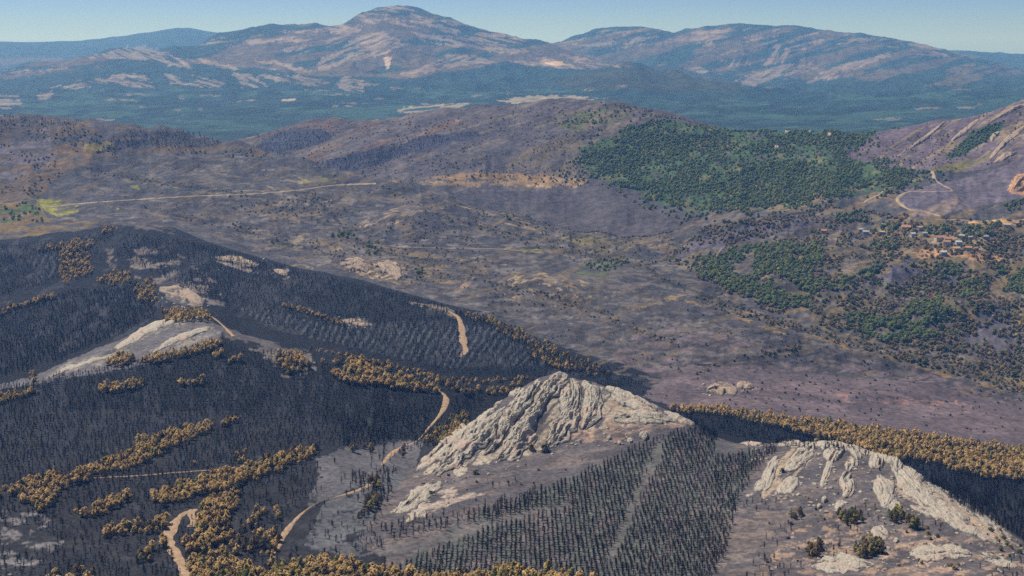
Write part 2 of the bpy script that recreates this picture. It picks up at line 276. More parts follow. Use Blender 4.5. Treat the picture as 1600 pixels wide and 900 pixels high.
paint([5], [(930, 160), (1010, 172), (1050, 180), (1040, 200), (960, 205), (900, 215)], lin(112, 100, 88), a=.8, warp=12, patch=(40, 6, 24, .5, 15))
paint([5], [(940, 215), (1000, 190), (1045, 182), (1030, 200), (960, 222)], lin(96, 84, 96), warp=8)
paint([5, 4], [(720, 285), (900, 276), (920, 284), (900, 292), (740, 291), (640, 283)], lin(156, 134, 104), warp=8, fine=9, patch=(40, 5, 0, .6, 16))
paint([5, 4], [(600, 283), (740, 270), (910, 272), (920, 285), (900, 290), (680, 290)], lin(140, 116, 84), warp=8, patch=(40, 6, 0, .6, 17))
GRN = [(905, 270), (905, 235), (960, 208), (1035, 188), (1110, 197), (1220, 206), (1370, 206), (1340, 222), (1315, 245), (1400, 262), (1450, 268), (1440, 285), (1340, 305), (1200, 332), (1090, 332), (1035, 315), (960, 290)]
paint([5, 4], GRN, lin(70, 92, 58), warp=26, fine=14, patch=(16, 8, 0, .8, 118))
paint([5, 4], GRN, lin(112, 108, 70), warp=16, patch=(30, 6, 8, .26, 18))
paint([5], [(1320, 245), (1370, 206), (1440, 190), (1600, 150), (1600, 260), (1480, 285), (1400, 262)], lin(104, 92, 102), warp=12)
paint([5], [(1340, 235), (1420, 205), (1520, 175), (1600, 150), (1600, 250), (1480, 270), (1400, 262)], lin(136, 120, 98), warp=10, patch=(46, 5, 34, .38, 19))
paint([5], [(1475, 250), (1520, 205), (1570, 188), (1560, 210), (1500, 245)], lin(52, 74, 52), warp=8)
paint([5], [(1430, 268), (1500, 250), (1560, 236), (1540, 252), (1480, 275)], lin(112, 106, 62), warp=8, patch=(24, 6, 20, .7, 20))
# --- L4 left hill and the hillside of the hamlet
paint([4], [(-300, 340), (-300, 165), (120, 190), (200, 200), (340, 215), (430, 245), (300, 240), (190, 240), (120, 262), (60, 300), (20, 345)], lin(98, 84, 70), warp=18, patch=(50, 7, 12, .5, 22))
paint([4], [(20, 270), (90, 225), (190, 222), (215, 238), (150, 245), (100, 270), (50, 315)], lin(108, 90, 66), warp=14, patch=(24, 6, 10, .6, 23))
paint([4], [(150, 240), (200, 205), (300, 205), (345, 222), (300, 232), (230, 225)], lin(60, 58, 68), warp=10, patch=(40, 7, 0, .6, 24))
paint([4], [(0, 210), (80, 200), (85, 250), (20, 290), (0, 270)], lin(106, 98, 104), warp=14, patch=(50, 9, 0, .55, 25))
paint([4], [(130, 228), (170, 222), (180, 232), (140, 238)], lin(122, 110, 62), warp=8)
for pl in [[(62, 312), (95, 312), (115, 322), (75, 328), (60, 322)], [(78, 326), (120, 321), (122, 333), (90, 338)], [(455, 285), (500, 275), (525, 285), (500, 292)], [(272, 288), (294, 288), (284, 298), (275, 298)], [(168, 322), (188, 322), (182, 329)], [(202, 290), (220, 290), (215, 297)], [(266, 278), (276, 278), (274, 284)], [(810, 390), (880, 388), (885, 396), (815, 396)]]:
    paint([3, 4], pl, lin(128, 126, 62), warp=10, fine=9, patch=(12, 5, 0, .6, 26))
paint([3, 4], [(455, 285), (500, 275), (525, 285), (500, 293)], lin(132, 128, 66), a=.8, warp=8, fine=8, patch=(14, 5, 0, .6, 126))
paint([3, 4], [(-300, 330), (0, 318), (60, 310), (75, 340), (160, 345), (100, 365), (0, 372), (-300, 380)], lin(116, 98, 66), warp=14, patch=(30, 6, 4, .55, 27))
paint([3, 4], [(58, 312), (96, 310), (118, 322), (124, 332), (90, 338), (72, 330)], lin(140, 140, 60), warp=5, fine=6)
paint([3, 4], [(0, 330), (50, 312), (70, 335), (0, 350)], lin(78, 90, 50), warp=10, patch=(20, 6, 0, .6, 28))
paint([4], [(880, 330), (1000, 300), (1060, 330), (1300, 300), (1600, 290), (1600, 420), (1200, 400), (1050, 400)], lin(120, 104, 84), warp=20, patch=(40, 9, 18, .45, 29))
paint([4], [(1050, 410), (1300, 330), (1600, 350), (1600, 640), (1400, 560), (1200, 480)], lin(116, 102, 76), warp=20, patch=(24, 8, 20, .6, 30))
paint([4], [(1100, 345), (1200, 330), (1330, 330), (1290, 350), (1180, 378), (1050, 408)], lin(98, 92, 104), warp=16, patch=(70, 12, 18, .65, 31))
paint([4], [(1490, 550), (1560, 455), (1600, 540), (1600, 580)], lin(100, 94, 102), warp=10)
paint([4], [(1300, 420), (1450, 410), (1500, 440), (1400, 450), (1330, 440)], lin(92, 86, 102), warp=12, patch=(40, 8, 10, .6, 32))
paint([4], [(1400, 300), (1480, 285), (1600, 250), (1600, 310), (1460, 335), (1410, 322)], lin(104, 96, 108), warp=8)
paint([4], [(1420, 338), (1490, 305), (1510, 318), (1480, 335)], lin(134, 118, 112), warp=8, patch=(20, 5, 30, .8, 33))
paint([4], [(1428, 392), (1462, 387), (1500, 396), (1550, 397), (1578, 404), (1545, 409), (1500, 403), (1470, 401), (1440, 406), (1430, 398)], ORANGE, a=.9, warp=8, fine=9, patch=(14, 5, 0, .72, 133))
paint([4], [(1440, 362), (1500, 360), (1540, 372), (1545, 392), (1500, 398), (1450, 392)], lin(150, 130, 100), a=.8, warp=14, fine=10, patch=(14, 5, 0, .6, 134))
paint([4], [(1540, 400), (1570, 402), (1560, 410), (1535, 409)], lin(190, 148, 100), a=.9, warp=6, fine=8)
paint([4], [(1500, 345), (1600, 343), (1600, 352), (1560, 350), (1530, 355), (1520, 350)], lin(190, 150, 104), warp=5, fine=5, patch=(30, 4, 0, .75, 34))
paint([4, 5], [(1574, 296), (1582, 278), (1600, 264), (1600, 306), (1580, 302)], lin(192, 146, 112), warp=6, fine=5, rock=.6)
paint([4], [(900, 320), (1000, 318), (1040, 340), (1040, 360), (960, 362), (900, 345)], lin(104, 98, 114), warp=18)
for q in range(9):                                   # faint terrace lines curving over the knoll
    f = q / 8; ln = [(545 + 70 * f, 356 - 6 * f), (585 + 66 * f, 338 - 8 * f), (625 + 70 * f, 322 + 2 * f), (668 + 60 * f, 313 + 9 * f)]
    paint([4], band(ln, 1.4), lin(158, 138, 114), a=.75, warp=12, fine=5, patch=(20, 5, 24, .55, 135 + q))
for q in range(44):                                  # broken terrace walls and dry grass lines over the burnt ground
    x0, y0 = RNG.uniform(260, 1250), RNG.uniform(270, 430); L_ = RNG.uniform(30, 90); sl_ = RNG.uniform(-.28, .2); bw = RNG.uniform(-8, 8)
    ln = [(x0, y0), (x0 + L_ * .5, y0 + L_ * .5 * sl_ + bw), (x0 + L_, y0 + L_ * sl_)]
    paint([3, 4], band(ln, 1.2), lin(146, 128, 100), a=.75, warp=14, fine=6, patch=(14, 5, 0, .5, 150 + q))
paint([4], [(640, 305), (760, 322), (860, 350), (960, 390), (1000, 410), (940, 400), (840, 362), (720, 330)], lin(84, 78, 74), warp=8, patch=(30, 5, -16, .75, 36))
paint([4], [(700, 315), (800, 335), (900, 378), (860, 372), (760, 340)], lin(140, 124, 96), warp=8, patch=(36, 3, -18, .4, 37))
paint([4], [(860, 370), (930, 350), (1010, 380), (960, 400)], lin(124, 114, 76), warp=12, patch=(26, 6, 10, .6, 38))
paint([3, 4], [(900, 415), (960, 398), (990, 412), (940, 432), (890, 430)], lin(88, 96, 66), warp=8, patch=(20, 5, 8, .7, 39))
paint([4], [(380, 320), (480, 300), (560, 310), (520, 345), (420, 350)], lin(128, 114, 96), warp=14, patch=(20, 6, 0, .4, 40))
# --- L3 the burnt plain
paint([3], [(480, 380), (560, 350), (760, 400), (760, 440), (640, 445), (520, 415)], lin(116, 102, 82), warp=14, patch=(24, 6, -10, .5, 41))
paint([3], [(528, 415), (560, 400), (600, 402), (640, 420), (625, 445), (570, 432)], lin(176, 152, 124), warp=6, fine=7, patch=(22, 6, -20, .8, 42), rock=.6)
paint([3], [(330, 330), (520, 350), (560, 390), (420, 390)], lin(128, 116, 104), warp=14, patch=(16, 5, 0, .3, 43))
for a, (rx, ry) in enumerate([(84, 25), (74, 22), (65, 19), (56, 16), (47, 13), (38, 11), (28, 8)]):     # concentric terraces
    ring = [(850 + rx * math.cos(t), 452 + ry * math.sin(t) + 6 * math.cos(t)) for t in np.linspace(0.2, 5.9, 26)]
    paint([3], band(ring, 1.5), lin(160, 140, 108), a=.9, warp=12, fine=5, patch=(18, 5, 0, .5, 44 + a))
paint([3], [(705, 462), (735, 432), (745, 425), (742, 440), (712, 468)], lin(150, 128, 106), warp=5, fine=7, patch=(14, 5, 45, .6, 49))
paint([3], [(980, 480), (1010, 465), (1070, 458), (1075, 463), (1020, 475), (990, 485)], lin(142, 124, 92), warp=8, fine=9, patch=(18, 4, 10, .5, 50))
paint([3], [(1000, 520), (1100, 490), (1250, 530), (1400, 570), (1600, 625), (1600, 650), (900, 600)], lin(108, 95, 99), warp=20, patch=(120, 12, -10, .5, 51))
paint([3], [(1050, 465), (1150, 482), (1250, 512), (1400, 556), (1500, 580), (1600, 612), (1600, 620), (1400, 570), (1250, 530), (1130, 492)], lin(136, 114, 76), warp=8, patch=(22, 5, -16, .5, 52))
DRAINS = [[(600, 298), (700, 338), (800, 368), (900, 396), (1000, 414), (1050, 402), (1085, 372), (1150, 352), (1300, 322)], [(1005, 412), (1040, 438), (1100, 462), (1160, 480)], [(480, 300), (520, 338), (565, 378), (625, 402), (700, 412)], [(900, 290), (930, 318), (962, 345), (998, 390)], [(250, 330), (350, 352), (450, 382), (540, 400)],
          [(130, 262), (240, 285), (360, 300), (450, 330)], [(1100, 470), (1180, 440), (1250, 425), (1330, 400)], [(820, 300), (860, 330), (920, 350)], [(760, 440), (880, 470), (960, 500), (1060, 540)], [(1250, 545), (1150, 560), (1080, 590)]]
for d_ in DRAINS:
    paint([2, 3, 4], band(d_, 7), lin(112, 100, 78), a=.65, warp=20, fine=10, patch=(20, 6, 0, .5, 161))
    paint([2, 3, 4], band(d_, 2.4), lin(50, 49, 48), a=.8, warp=16, fine=6)
for q, (cc_, cv_) in enumerate([(lin(64, 61, 66), .42), (lin(108, 101, 98), .3), (lin(104, 92, 78), .26), (lin(120, 115, 116), .14)]):
    paint([2, 3, 4], [(60, 300), (200, 240), (440, 245), (640, 290), (880, 300), (1050, 320), (1300, 330), (1600, 620), (1600, 690), (1250, 655), (1020, 610), (820, 515), (560, 430), (330, 372), (100, 345)], cc_, a=.75, warp=20, patch=(40, 6, [12, -8, 20, 4][q], cv_, 171 + q))
# --- L2 plantation hill and the plain in front
paint([2], [(1020, 600), (1050, 570), (1250, 570), (1900, 640), (1900, 720), (1250, 660), (1050, 635), (1000, 620)], lin(98, 87, 92), warp=14)
paint([2], [(1050, 590), (1250, 590), (1600, 650), (1600, 690), (1250, 650), (1050, 630)], lin(112, 98, 102), warp=14, patch=(80, 10, -8, .5, 53))
paint([2, 1], [(1290, 612), (1330, 615), (1320, 628), (1480, 618), (1550, 630), (1500, 635), (1300, 628)], lin(150, 116, 108), warp=10, patch=(14, 4, -6, .25, 54))
paint([2], [(150, 380), (260, 385), (340, 440), (350, 480), (250, 450), (180, 420)], lin(118, 108, 104), warp=16, patch=(24, 8, 0, .42, 55))
for pl in [[(335, 402), (370, 397), (402, 412), (390, 425), (350, 415)], [(425, 418), (445, 418), (452, 435), (435, 435)], [(245, 450), (290, 440), (325, 465), (310, 482), (265, 470)], [(530, 500), (560, 495), (580, 508), (550, 515)]]:
    paint([2], pl, lin(138, 128, 120), warp=12, fine=12, patch=(16, 5, -14, .5, 56), rock=.6)
stripe = (np.sin((GX + 0.55 * (RP - 520)) / 12.4 * 2 * np.pi + 9 * near_w1 + 3 * fine1) > 0.35)
sl2 = slice(LAYR[2] - 30, LAYR[3])
msk = in_poly(GX[sl2], RP[sl2], [(370, 480), (430, 485), (520, 510), (640, 500), (860, 520), (850, 570), (700, 575), (560, 545), (420, 512)]) & stripe[sl2]
C[sl2] = np.where(msk[..., None], lin(74, 77, 84), C[sl2])
msk = in_poly(GX[sl2], RP[sl2], [(40, 400), (90, 392), (110, 420), (60, 440)]) & stripe[sl2]
C[sl2] = np.where(msk[..., None], lin(62, 65, 72), C[sl2])
paint([2], [(640, 470), (700, 480), (720, 492), (716, 500), (690, 487), (640, 475)], lin(120, 112, 100), warp=4, fine=4, patch=(16, 4, -20, .6, 57))
paint([1, 2], [(-200, 600), (-200, 390), (200, 360), (500, 430), (820, 525), (1000, 604), (830, 590), (560, 545), (350, 490), (150, 540)], lin(60, 60, 66), a=.8, warp=20, fine=12, patch=(34, 9, 30, .32, 181))
# --- L1/L0 slopes in front
paint([1], [(1036, 600), (1250, 630), (1600, 670), (1900, 700), (1900, 728), (1600, 704), (1400, 679), (1250, 661), (1150, 648), (1050, 638), (1020, 628)], lin(98, 87, 92), warp=4)
paint([0, 1], [(-300, 640), (-300, 580), (0, 600), (60, 585), (150, 545), (230, 512), (300, 490), (352, 512), (345, 535), (250, 565), (160, 582), (60, 600)], lin(104, 100, 104), warp=6)
for pl, cv in [([(150, 560), (190, 535), (240, 508), (300, 492), (315, 500), (250, 525), (200, 552)], .62), ([(230, 552), (290, 515), (340, 508), (350, 520), (290, 545), (250, 560)], .5), ([(70, 592), (110, 565), (165, 552), (165, 570), (100, 582)], .55)]:
    paint([0, 1], pl, ROCKG, warp=6, fine=7, patch=(46, 5, 26, cv, 58), rock=.7)
paint([1], [(300, 488), (345, 505), (420, 520), (480, 545), (470, 580), (380, 540), (340, 520)], lin(96, 90, 90), warp=8, patch=(30, 6, -14, .55, 59))
paint([1], [(380, 545), (480, 550), (500, 580), (440, 590), (430, 570)], lin(112, 104, 98), warp=8, patch=(20, 5, 0, .5, 60))
paint([0, 1], [(500, 720), (545, 698), (640, 690), (662, 695), (640, 735), (600, 745), (520, 775), (480, 800)], ASH, warp=24, fine=14)
paint([0], [(520, 770), (600, 740), (640, 740), (600, 860), (560, 870), (500, 860), (470, 850)], lin(96, 96, 100), warp=12, patch=(40, 9, 10, .75, 62))
HILL = [(600, 870), (560, 850), (600, 780), (640, 735), (700, 690), (760, 640), (850, 580), (1000, 615), (1100, 660), (1200, 690), (1400, 710), (1520, 785), (1620, 860), (1620, 960), (600, 960)]
paint([0], HILL, lin(92, 87, 90), warp=4)
paint([0], HILL, lin(112, 102, 100), warp=4, patch=(60, 7, 12, .45, 63))
paint([0], [(740, 800), (850, 765), (960, 715), (1070, 672), (1140, 690), (1190, 700), (1150, 790), (1110, 910), (560, 915), (640, 868)], lin(94, 95, 91), warp=10, patch=(40, 10, 70, .6, 64))
paint([0], band([(590, 862), (680, 845), (770, 818), (830, 800), (890, 790)], [7, 6, 5, 4, 3]), lin(108, 103, 102), a=.8, warp=12, fine=10)
paint([0], band([(1030, 690), (1000, 760), (975, 820), (950, 880)], 4), lin(102, 99, 96), a=.7, warp=12, fine=10)
paint([0], [(860, 660), (930, 640), (1090, 660), (1000, 680), (960, 690), (880, 690)], lin(160, 134, 118), a=.8, warp=8, fine=10, patch=(16, 4, 10, .36, 65))
paint([0], [(780, 640), (870, 585), (930, 600), (1030, 635), (980, 665), (900, 675), (830, 710), (770, 722), (660, 742), (700, 695)], lin(178, 166, 148), warp=6, fine=9, patch=(34, 6, 48, .55, 66), rock=.9)
paint([0], [(880, 640), (960, 625), (1040, 645), (970, 668), (900, 690)], lin(170, 146, 128), warp=8, fine=10, patch=(16, 5, 0, .42, 67), rock=.6)
paint([0], [(610, 800), (650, 760), (690, 752), (720, 770), (760, 770), (700, 790), (650, 808)], lin(176, 160, 148), warp=6, fine=9, patch=(22, 6, 20, .5, 68), rock=.6)
paint([0], [(1200, 730), (1250, 690), (1280, 700), (1230, 780), (1190, 780)], lin(170, 152, 132), warp=8, fine=9, patch=(24, 7, 50, .5, 69), rock=.6)
paint([0], [(1180, 900), (1240, 830), (1300, 800), (1420, 830), (1600, 850), (1600, 900)], lin(172, 146, 126), a=.85, warp=10, fine=12, patch=(22, 5, 8, .36, 70), rock=.5)
paint([0], [(1380, 750), (1440, 750), (1520, 790), (1600, 860), (1560, 850), (1440, 800)], lin(176, 156, 136), warp=6, fine=9, patch=(50, 6, -30, .58, 71), rock=.7)
paint([0], [(1130, 800), (1250, 790), (1200, 850), (1120, 890)], lin(124, 112, 106), warp=8, patch=(60, 4, 0, .5, 72))
paint([0], [(-300, 930), (-300, 800), (60, 800), (110, 840), (60, 880), (20, 900)], lin(120, 116, 118), warp=14, patch=(30, 7, 4, .5, 73))
paint([0], [(-100, 800), (300, 760), (500, 760), (480, 900), (-100, 900)], lin(56, 55, 58), warp=14, patch=(30, 8, 0, .35, 74))
paint([0, 1], [(-100, 760), (-100, 620), (300, 560), (690, 610), (640, 690), (330, 740)], lin(50, 51, 57), warp=10, patch=(30, 9, 80, .35, 75))

# beyond the surveyed strip the same kinds of cover go on to either side
for edge, side in ((1592.0, 1), (8.0, -1)):
    e = int(np.argmin(np.abs(CPX - edge)))
    n = (NC - 1 - e) if side > 0 else e
    for k in range(1, n + 1):
        C[:, e + side * k] = C[:, e - side * k]; RK[:, e + side * k] = RK[:, e - side * k]

# ------------------------------------------------------------------ materials
def mat(name):
    m = bpy.data.materials.new(name); m.use_nodes = True
    b = m.node_tree.nodes['Principled BSDF']; b.inputs['Roughness'].default_value = 0.92
    b.inputs['Specular IOR Level'].default_value = 0.15
    return m, m.node_tree.nodes, m.node_tree.links, b
def ground_mat(name, s1, s2, bump, k=0.55):
    m, N, L, b = mat(name)
    at = N.new('ShaderNodeAttribute'); at.attribute_name = 'cover'
    rk = N.new('ShaderNodeAttribute'); rk.attribute_name = 'rockiness'
    tc = N.new('ShaderNodeTexCoord')
    def noise(s, d, r):
        n = N.new('ShaderNodeTexNoise'); n.inputs['Scale'].default_value = s; n.inputs['Detail'].default_value = d
        n.inputs['Roughness'].default_value = r; L.new(tc.outputs['Object'], n.inputs['Vector']); return n
    n1 = noise(s1, 5, .7); n2 = noise(s2, 4, .65)
    mr = N.new('ShaderNodeMapRange'); mr.inputs['From Min'].default_value = .3; mr.inputs['From Max'].default_value = .7
    mr.inputs['To Min'].default_value = 1 - k; mr.inputs['To Max'].default_value = 1 + k; L.new(n1.outputs[0], mr.inputs[0])
    mr2 = N.new('ShaderNodeMapRange'); mr2.inputs['From Min'].default_value = .3; mr2.inputs['From Max'].default_value = .7
    mr2.inputs['To Min'].default_value = 1 - k * .6; mr2.inputs['To Max'].default_value = 1 + k * .6; L.new(n2.outputs[0], mr2.inputs[0])
    mu = N.new('ShaderNodeMath'); mu.operation = 'MULTIPLY'; L.new(mr.outputs[0], mu.inputs[0]); L.new(mr2.outputs[0], mu.inputs[1])
    vm = N.new('ShaderNodeVectorMath'); vm.operation = 'SCALE'; L.new(at.outputs['Color'], vm.inputs[0]); L.new(mu.outputs[0], vm.inputs['Scale'])
    L.new(vm.outputs[0], b.inputs['Base Color'])
    bp = N.new('ShaderNodeBump'); bp.inputs['Distance'].default_value = bump
    st = N.new('ShaderNodeMath'); st.operation = 'MULTIPLY_ADD'; st.inputs[1].default_value = .7; st.inputs[2].default_value = .3
    L.new(rk.outputs['Fac'], st.inputs[0]); L.new(st.outputs[0], bp.inputs['Strength'])
    L.new(n1.outputs[0], bp.inputs['Height']); L.new(bp.outputs[0], b.inputs['Normal'])
    return m
GM = [ground_mat('burnt_soil_near', .22, .035, 2.2), ground_mat('burnt_soil', .12, .02, 3.5), ground_mat('hill_soil', .07, .012, 5), ground_mat('mountain_soil', .012, .003, 22, .45)]

# ------------------------------------------------------------------ terrain meshes
def mesh_np(name, V, F, material, kind=None, smooth=True):
    me = bpy.data.meshes.new(name); n = F.shape[1]
    me.vertices.add(len(V)); me.vertices.foreach_set('co', np.asarray(V, np.float32).ravel())
    me.loops.add(F.size); me.loops.foreach_set('vertex_index', np.asarray(F, np.int32).ravel())
    me.polygons.add(len(F)); me.polygons.foreach_set('loop_start', np.arange(0, F.size, n, dtype=np.int32))
    me.polygons.foreach_set('loop_total', np.full(len(F), n, np.int32))
    me.polygons.foreach_set('use_smooth', np.full(len(F), smooth))
    me.update(calc_edges=True); me.materials.append(material)
    return me
def place(name, me, parent=None, **props):
    o = bpy.data.objects.new(name, me); COL.objects.link(o)
    if parent: o.parent = parent
    for k, v in props.items(): o[k] = v
    return o
def grid_faces(nr, nc):
    i = np.arange(nr - 1)[:, None] * nc + np.arange(nc - 1)[None]
    return np.stack([i, i + 1, i + nc + 1, i + nc], -1).reshape(-1, 4)
Yg = np.exp(RW); Xg = (GX - 800) / FPX * Yg; Zg = (HOR - RP) / FPX * Yg
PTS = np.stack([Xg, Yg, Zg], -1)
cut = [LAYR[0], LAYR[1], LAYR[2], LAYR[3], LAYR[4], LAYR[5], LAYR[6], int(np.argmin(np.abs(RL - LI['R']))), NR - 1]
for k, nm in enumerate(['hill_ground', 'valley_slope', 'hill_ground', 'plain_ground', 'hill_ground', 'hill_ground', 'valley_ground', 'mountain_terrain']):
    P = PTS[cut[k]:cut[k + 1] + 1]; cc = C[cut[k]:cut[k + 1] + 1]; rr = RK[cut[k]:cut[k + 1] + 1]
    me = mesh_np(nm, P.reshape(-1, 3), grid_faces(P.shape[0], NC), GM[[0, 0, 1, 1, 2, 2, 3, 3][k]])
    a = me.attributes.new('cover', 'FLOAT_COLOR', 'POINT')
    a.data.foreach_set('color', np.concatenate([cc.reshape(-1, 3), np.ones((cc.shape[0] * NC, 1), np.float32)], 1).ravel())
    a = me.attributes.new('rockiness', 'FLOAT', 'POINT'); a.data.foreach_set('value', rr.astype(np.float32).ravel())
    place(nm, me, kind='structure', label=['burnt grey hillside of the foreground', 'dark burnt slope behind the rocky hill', 'hill of burnt plantation with striped rows', 'grey burnt plain in the middle distance', 'hillside with the hamlet and pale track', 'scrub hill with dark oak wood', 'hazy blue green lowland', 'far hazy mountains with pale rock strata'][k])

# ------------------------------------------------------------------ dirt tracks
def simple_mat(name, c1, c2, scale, bump=0.0, lo=.35, hi=.65, c3=None, s3=None, soil=None):
    m, N, L, b = mat(name)
    tc = N.new('ShaderNodeTexCoord'); n = N.new('ShaderNodeTexNoise'); n.inputs['Scale'].default_value = scale
    n.inputs['Detail'].default_value = 6; n.inputs['Roughness'].default_value = .68; L.new(tc.outputs['Object'], n.inputs['Vector'])
    r = N.new('ShaderNodeValToRGB'); r.color_ramp.elements[0].position = lo; r.color_ramp.elements[1].position = hi
    r.color_ramp.elements[0].color = (*c1, 1); r.color_ramp.elements[1].color = (*c2, 1); L.new(n.outputs[0], r.inputs[0])
    out = r.outputs[0]
    if c3 is not None:
        n3 = N.new('ShaderNodeTexNoise'); n3.inputs['Scale'].default_value = s3; n3.inputs['Detail'].default_value = 4; L.new(tc.outputs['Object'], n3.inputs['Vector'])
        r3 = N.new('ShaderNodeMapRange'); r3.inputs['From Min'].default_value = .5; r3.inputs['From Max'].default_value = .68; L.new(n3.outputs[0], r3.inputs[0])
        mx = N.new('ShaderNodeMix'); mx.data_type = 'RGBA'; L.new(r3.outputs[0], mx.inputs['Factor']); L.new(out, mx.inputs['A']); mx.inputs['B'].default_value = (*c3, 1)
        out = mx.outputs['Result']
    if soil:
        at = N.new('ShaderNodeAttribute'); at.attribute_name = 'soil'
        mx = N.new('ShaderNodeMix'); mx.data_type = 'RGBA'; L.new(at.outputs['Fac'], mx.inputs['Factor']); L.new(out, mx.inputs['A']); mx.inputs['B'].default_value = (*soil, 1)
        out = mx.outputs['Result']
    L.new(out, b.inputs['Base Color'])
    if bump:
        bp = N.new('ShaderNodeBump'); bp.inputs['Distance'].default_value = bump; bp.inputs['Strength'].default_value = .8
        L.new(n.outputs[0], bp.inputs['Height']); L.new(bp.outputs[0], b.inputs['Normal'])
    return m
M_TRACK = simple_mat('pale_track_earth', (.27, .18, .11), (.44, .31, .20), .25, .3)
M_TRACKF = simple_mat('far_track_earth', (.28, .22, .15), (.40, .32, .23), .08, .3)
def spline(pts, step):
    pts = np.asarray(pts, float); d = np.r_[0, np.cumsum(np.hypot(np.diff(pts[:, 0]), np.diff(pts[:, 1])))]
    n = max(4, int(d[-1] / step)); q = np.linspace(0, d[-1], n)
    out = []
    for k in range(pts.shape[1]):
        y = pts[:, k]; t = np.gradient(y, d) if len(d) > 2 else np.full(len(d), (y[-1] - y[0]) / d[-1])
        i = np.clip(np.searchsorted(d, q) - 1, 0, len(d) - 2); h = d[i + 1] - d[i]; u = (q - d[i]) / h
        out.append((2*u**3 - 3*u**2 + 1) * y[i] + (u**3 - 2*u**2 + u) * h * t[i] + (-2*u**3 + 3*u**2) * y[i+1] + (u**3 - u**2) * h * t[i+1])
    return np.stack(out, 1)
def track(pts, lays, material, label, lift=.45):
    s = spline(pts, 2.0); X, Y, Z = locate(s[:, 0], s[:, 1], lays)
    k = np.array([.25, .5, .25])
    for _ in range(2):
        X[1:-1] = np.convolve(X, k, 'valid'); Y[1:-1] = np.convolve(Y, k, 'valid')
    T = np.stack([np.gradient(X), np.gradient(Y)], 1); T /= np.linalg.norm(T, axis=1)[:, None] + 1e-9
    wob = fbm(np.arange(len(X)) * .35, np.zeros(len(X)) + pts[0][0], 3, 5) * .9 + .5
    hw = s[:, 2] / 2 * Y / FPX * wob
    V = []
    for a in (-1, -.5, 0, .5, 1):
        x = X - T[:, 1] * hw * a; y = Y + T[:, 0] * hw * a
        V.append(np.stack([x, y, ground(x, y) + lift * (1 if abs(a) < 1 else .2)], 1))
    V = np.stack(V, 1)
    me = mesh_np('dirt_track', V.reshape(-1, 3), grid_faces(len(X), 5), material)
    me.flip_normals() if me.polygons[0].normal.z < 0 else None
    place('dirt_track', me, kind='structure', label=label)
track([(292, 908, 15), (284, 882, 14), (272, 862, 15), (264, 846, 17), (267, 828, 17), (277, 812, 14), (287, 803, 9), (300, 797, 8)], [0], M_TRACK, 'pale dirt track bending up from the lower left edge')
track([(297, 824, 10), (303, 812, 13), (298, 803, 12), (306, 796, 9)], [0], M_TRACK, 'short hairpin of pale track among scorched pines')
track([(420, 872, 5), (434, 856, 9), (441, 840, 10), (456, 819, 8), (480, 796, 3), (520, 779, 1.5), (532, 775, 5), (548, 770, 7), (577, 758, 9), (590, 745, 3)], [0], M_TRACK, 'pale dirt track climbing towards the rocky hill')
track([(596, 728, 3), (607, 714, 8), (625, 700, 7), (650, 690, 3), (672, 666, 4), (686, 650, 6), (695, 634, 8), (697, 622, 8), (689, 612, 6), (683, 606, 3)], [0, 1], M_TRACK, 'pale dirt track running behind the left flank of the rocky hill')
track([(648, 473, 3), (680, 480, 4), (704, 488, 5), (716, 496, 8), (721, 512, 10), (724, 534, 11), (727, 549, 9), (718, 558, 3)], [2], M_TRACK, 'straight pale track cutting down the burnt plantation')
track([(320, 488, 5), (338, 500, 6), (352, 512, 7), (365, 526, 7)], [1], M_TRACK, 'short pale track over the burnt ridge')
track([(118, 749, 2), (150, 747, 3), (210, 744, 4), (270, 739, 3), (355, 733, 3)], [0], M_TRACK, 'thin straight track inside the burnt plantation')
track([(60, 326, 3), (120, 319, 4), (200, 313, 3.5), (300, 307, 3.5), (400, 303, 3.5), (470, 297, 3.5), (520, 290, 4), (560, 288, 5), (588, 287, 5)], [4], M_TRACKF, 'long pale track crossing the far burnt plain', .9)
track([(1456, 268, 4), (1461, 280, 5), (1474, 290, 5), (1488, 297, 4), (1450, 300, 2.5), (1412, 303, 4), (1402, 311, 6), (1414, 324, 5), (1444, 331, 5), (1470, 338, 5)], [4, 5], M_TRACKF, 'winding pale track above the hamlet', .9)
track([(1350, 318, 4), (1355, 313, 5), (1376, 303, 4), (1384, 296, 5), (1400, 291, 2)], [4, 5], M_TRACKF, 'pale track below the dark oak wood', .9)
track([(1462, 343, 2), (1500, 344, 4), (1540, 347, 5), (1575, 347, 6), (1610, 349, 5)], [4], M_TRACKF, 'pale road passing above the hamlet', .9)
track([(1100, 420, 2), (1115, 405, 3), (1128, 388, 2)], [4], M_TRACKF, 'small pale path on the scrub hillside', .9)
track([(620, 386, 2), (700, 388, 2), (790, 390, 3), (850, 396, 3)], [3, 4], M_TRACKF, 'thin pale path beside the yellow green strip', .7)

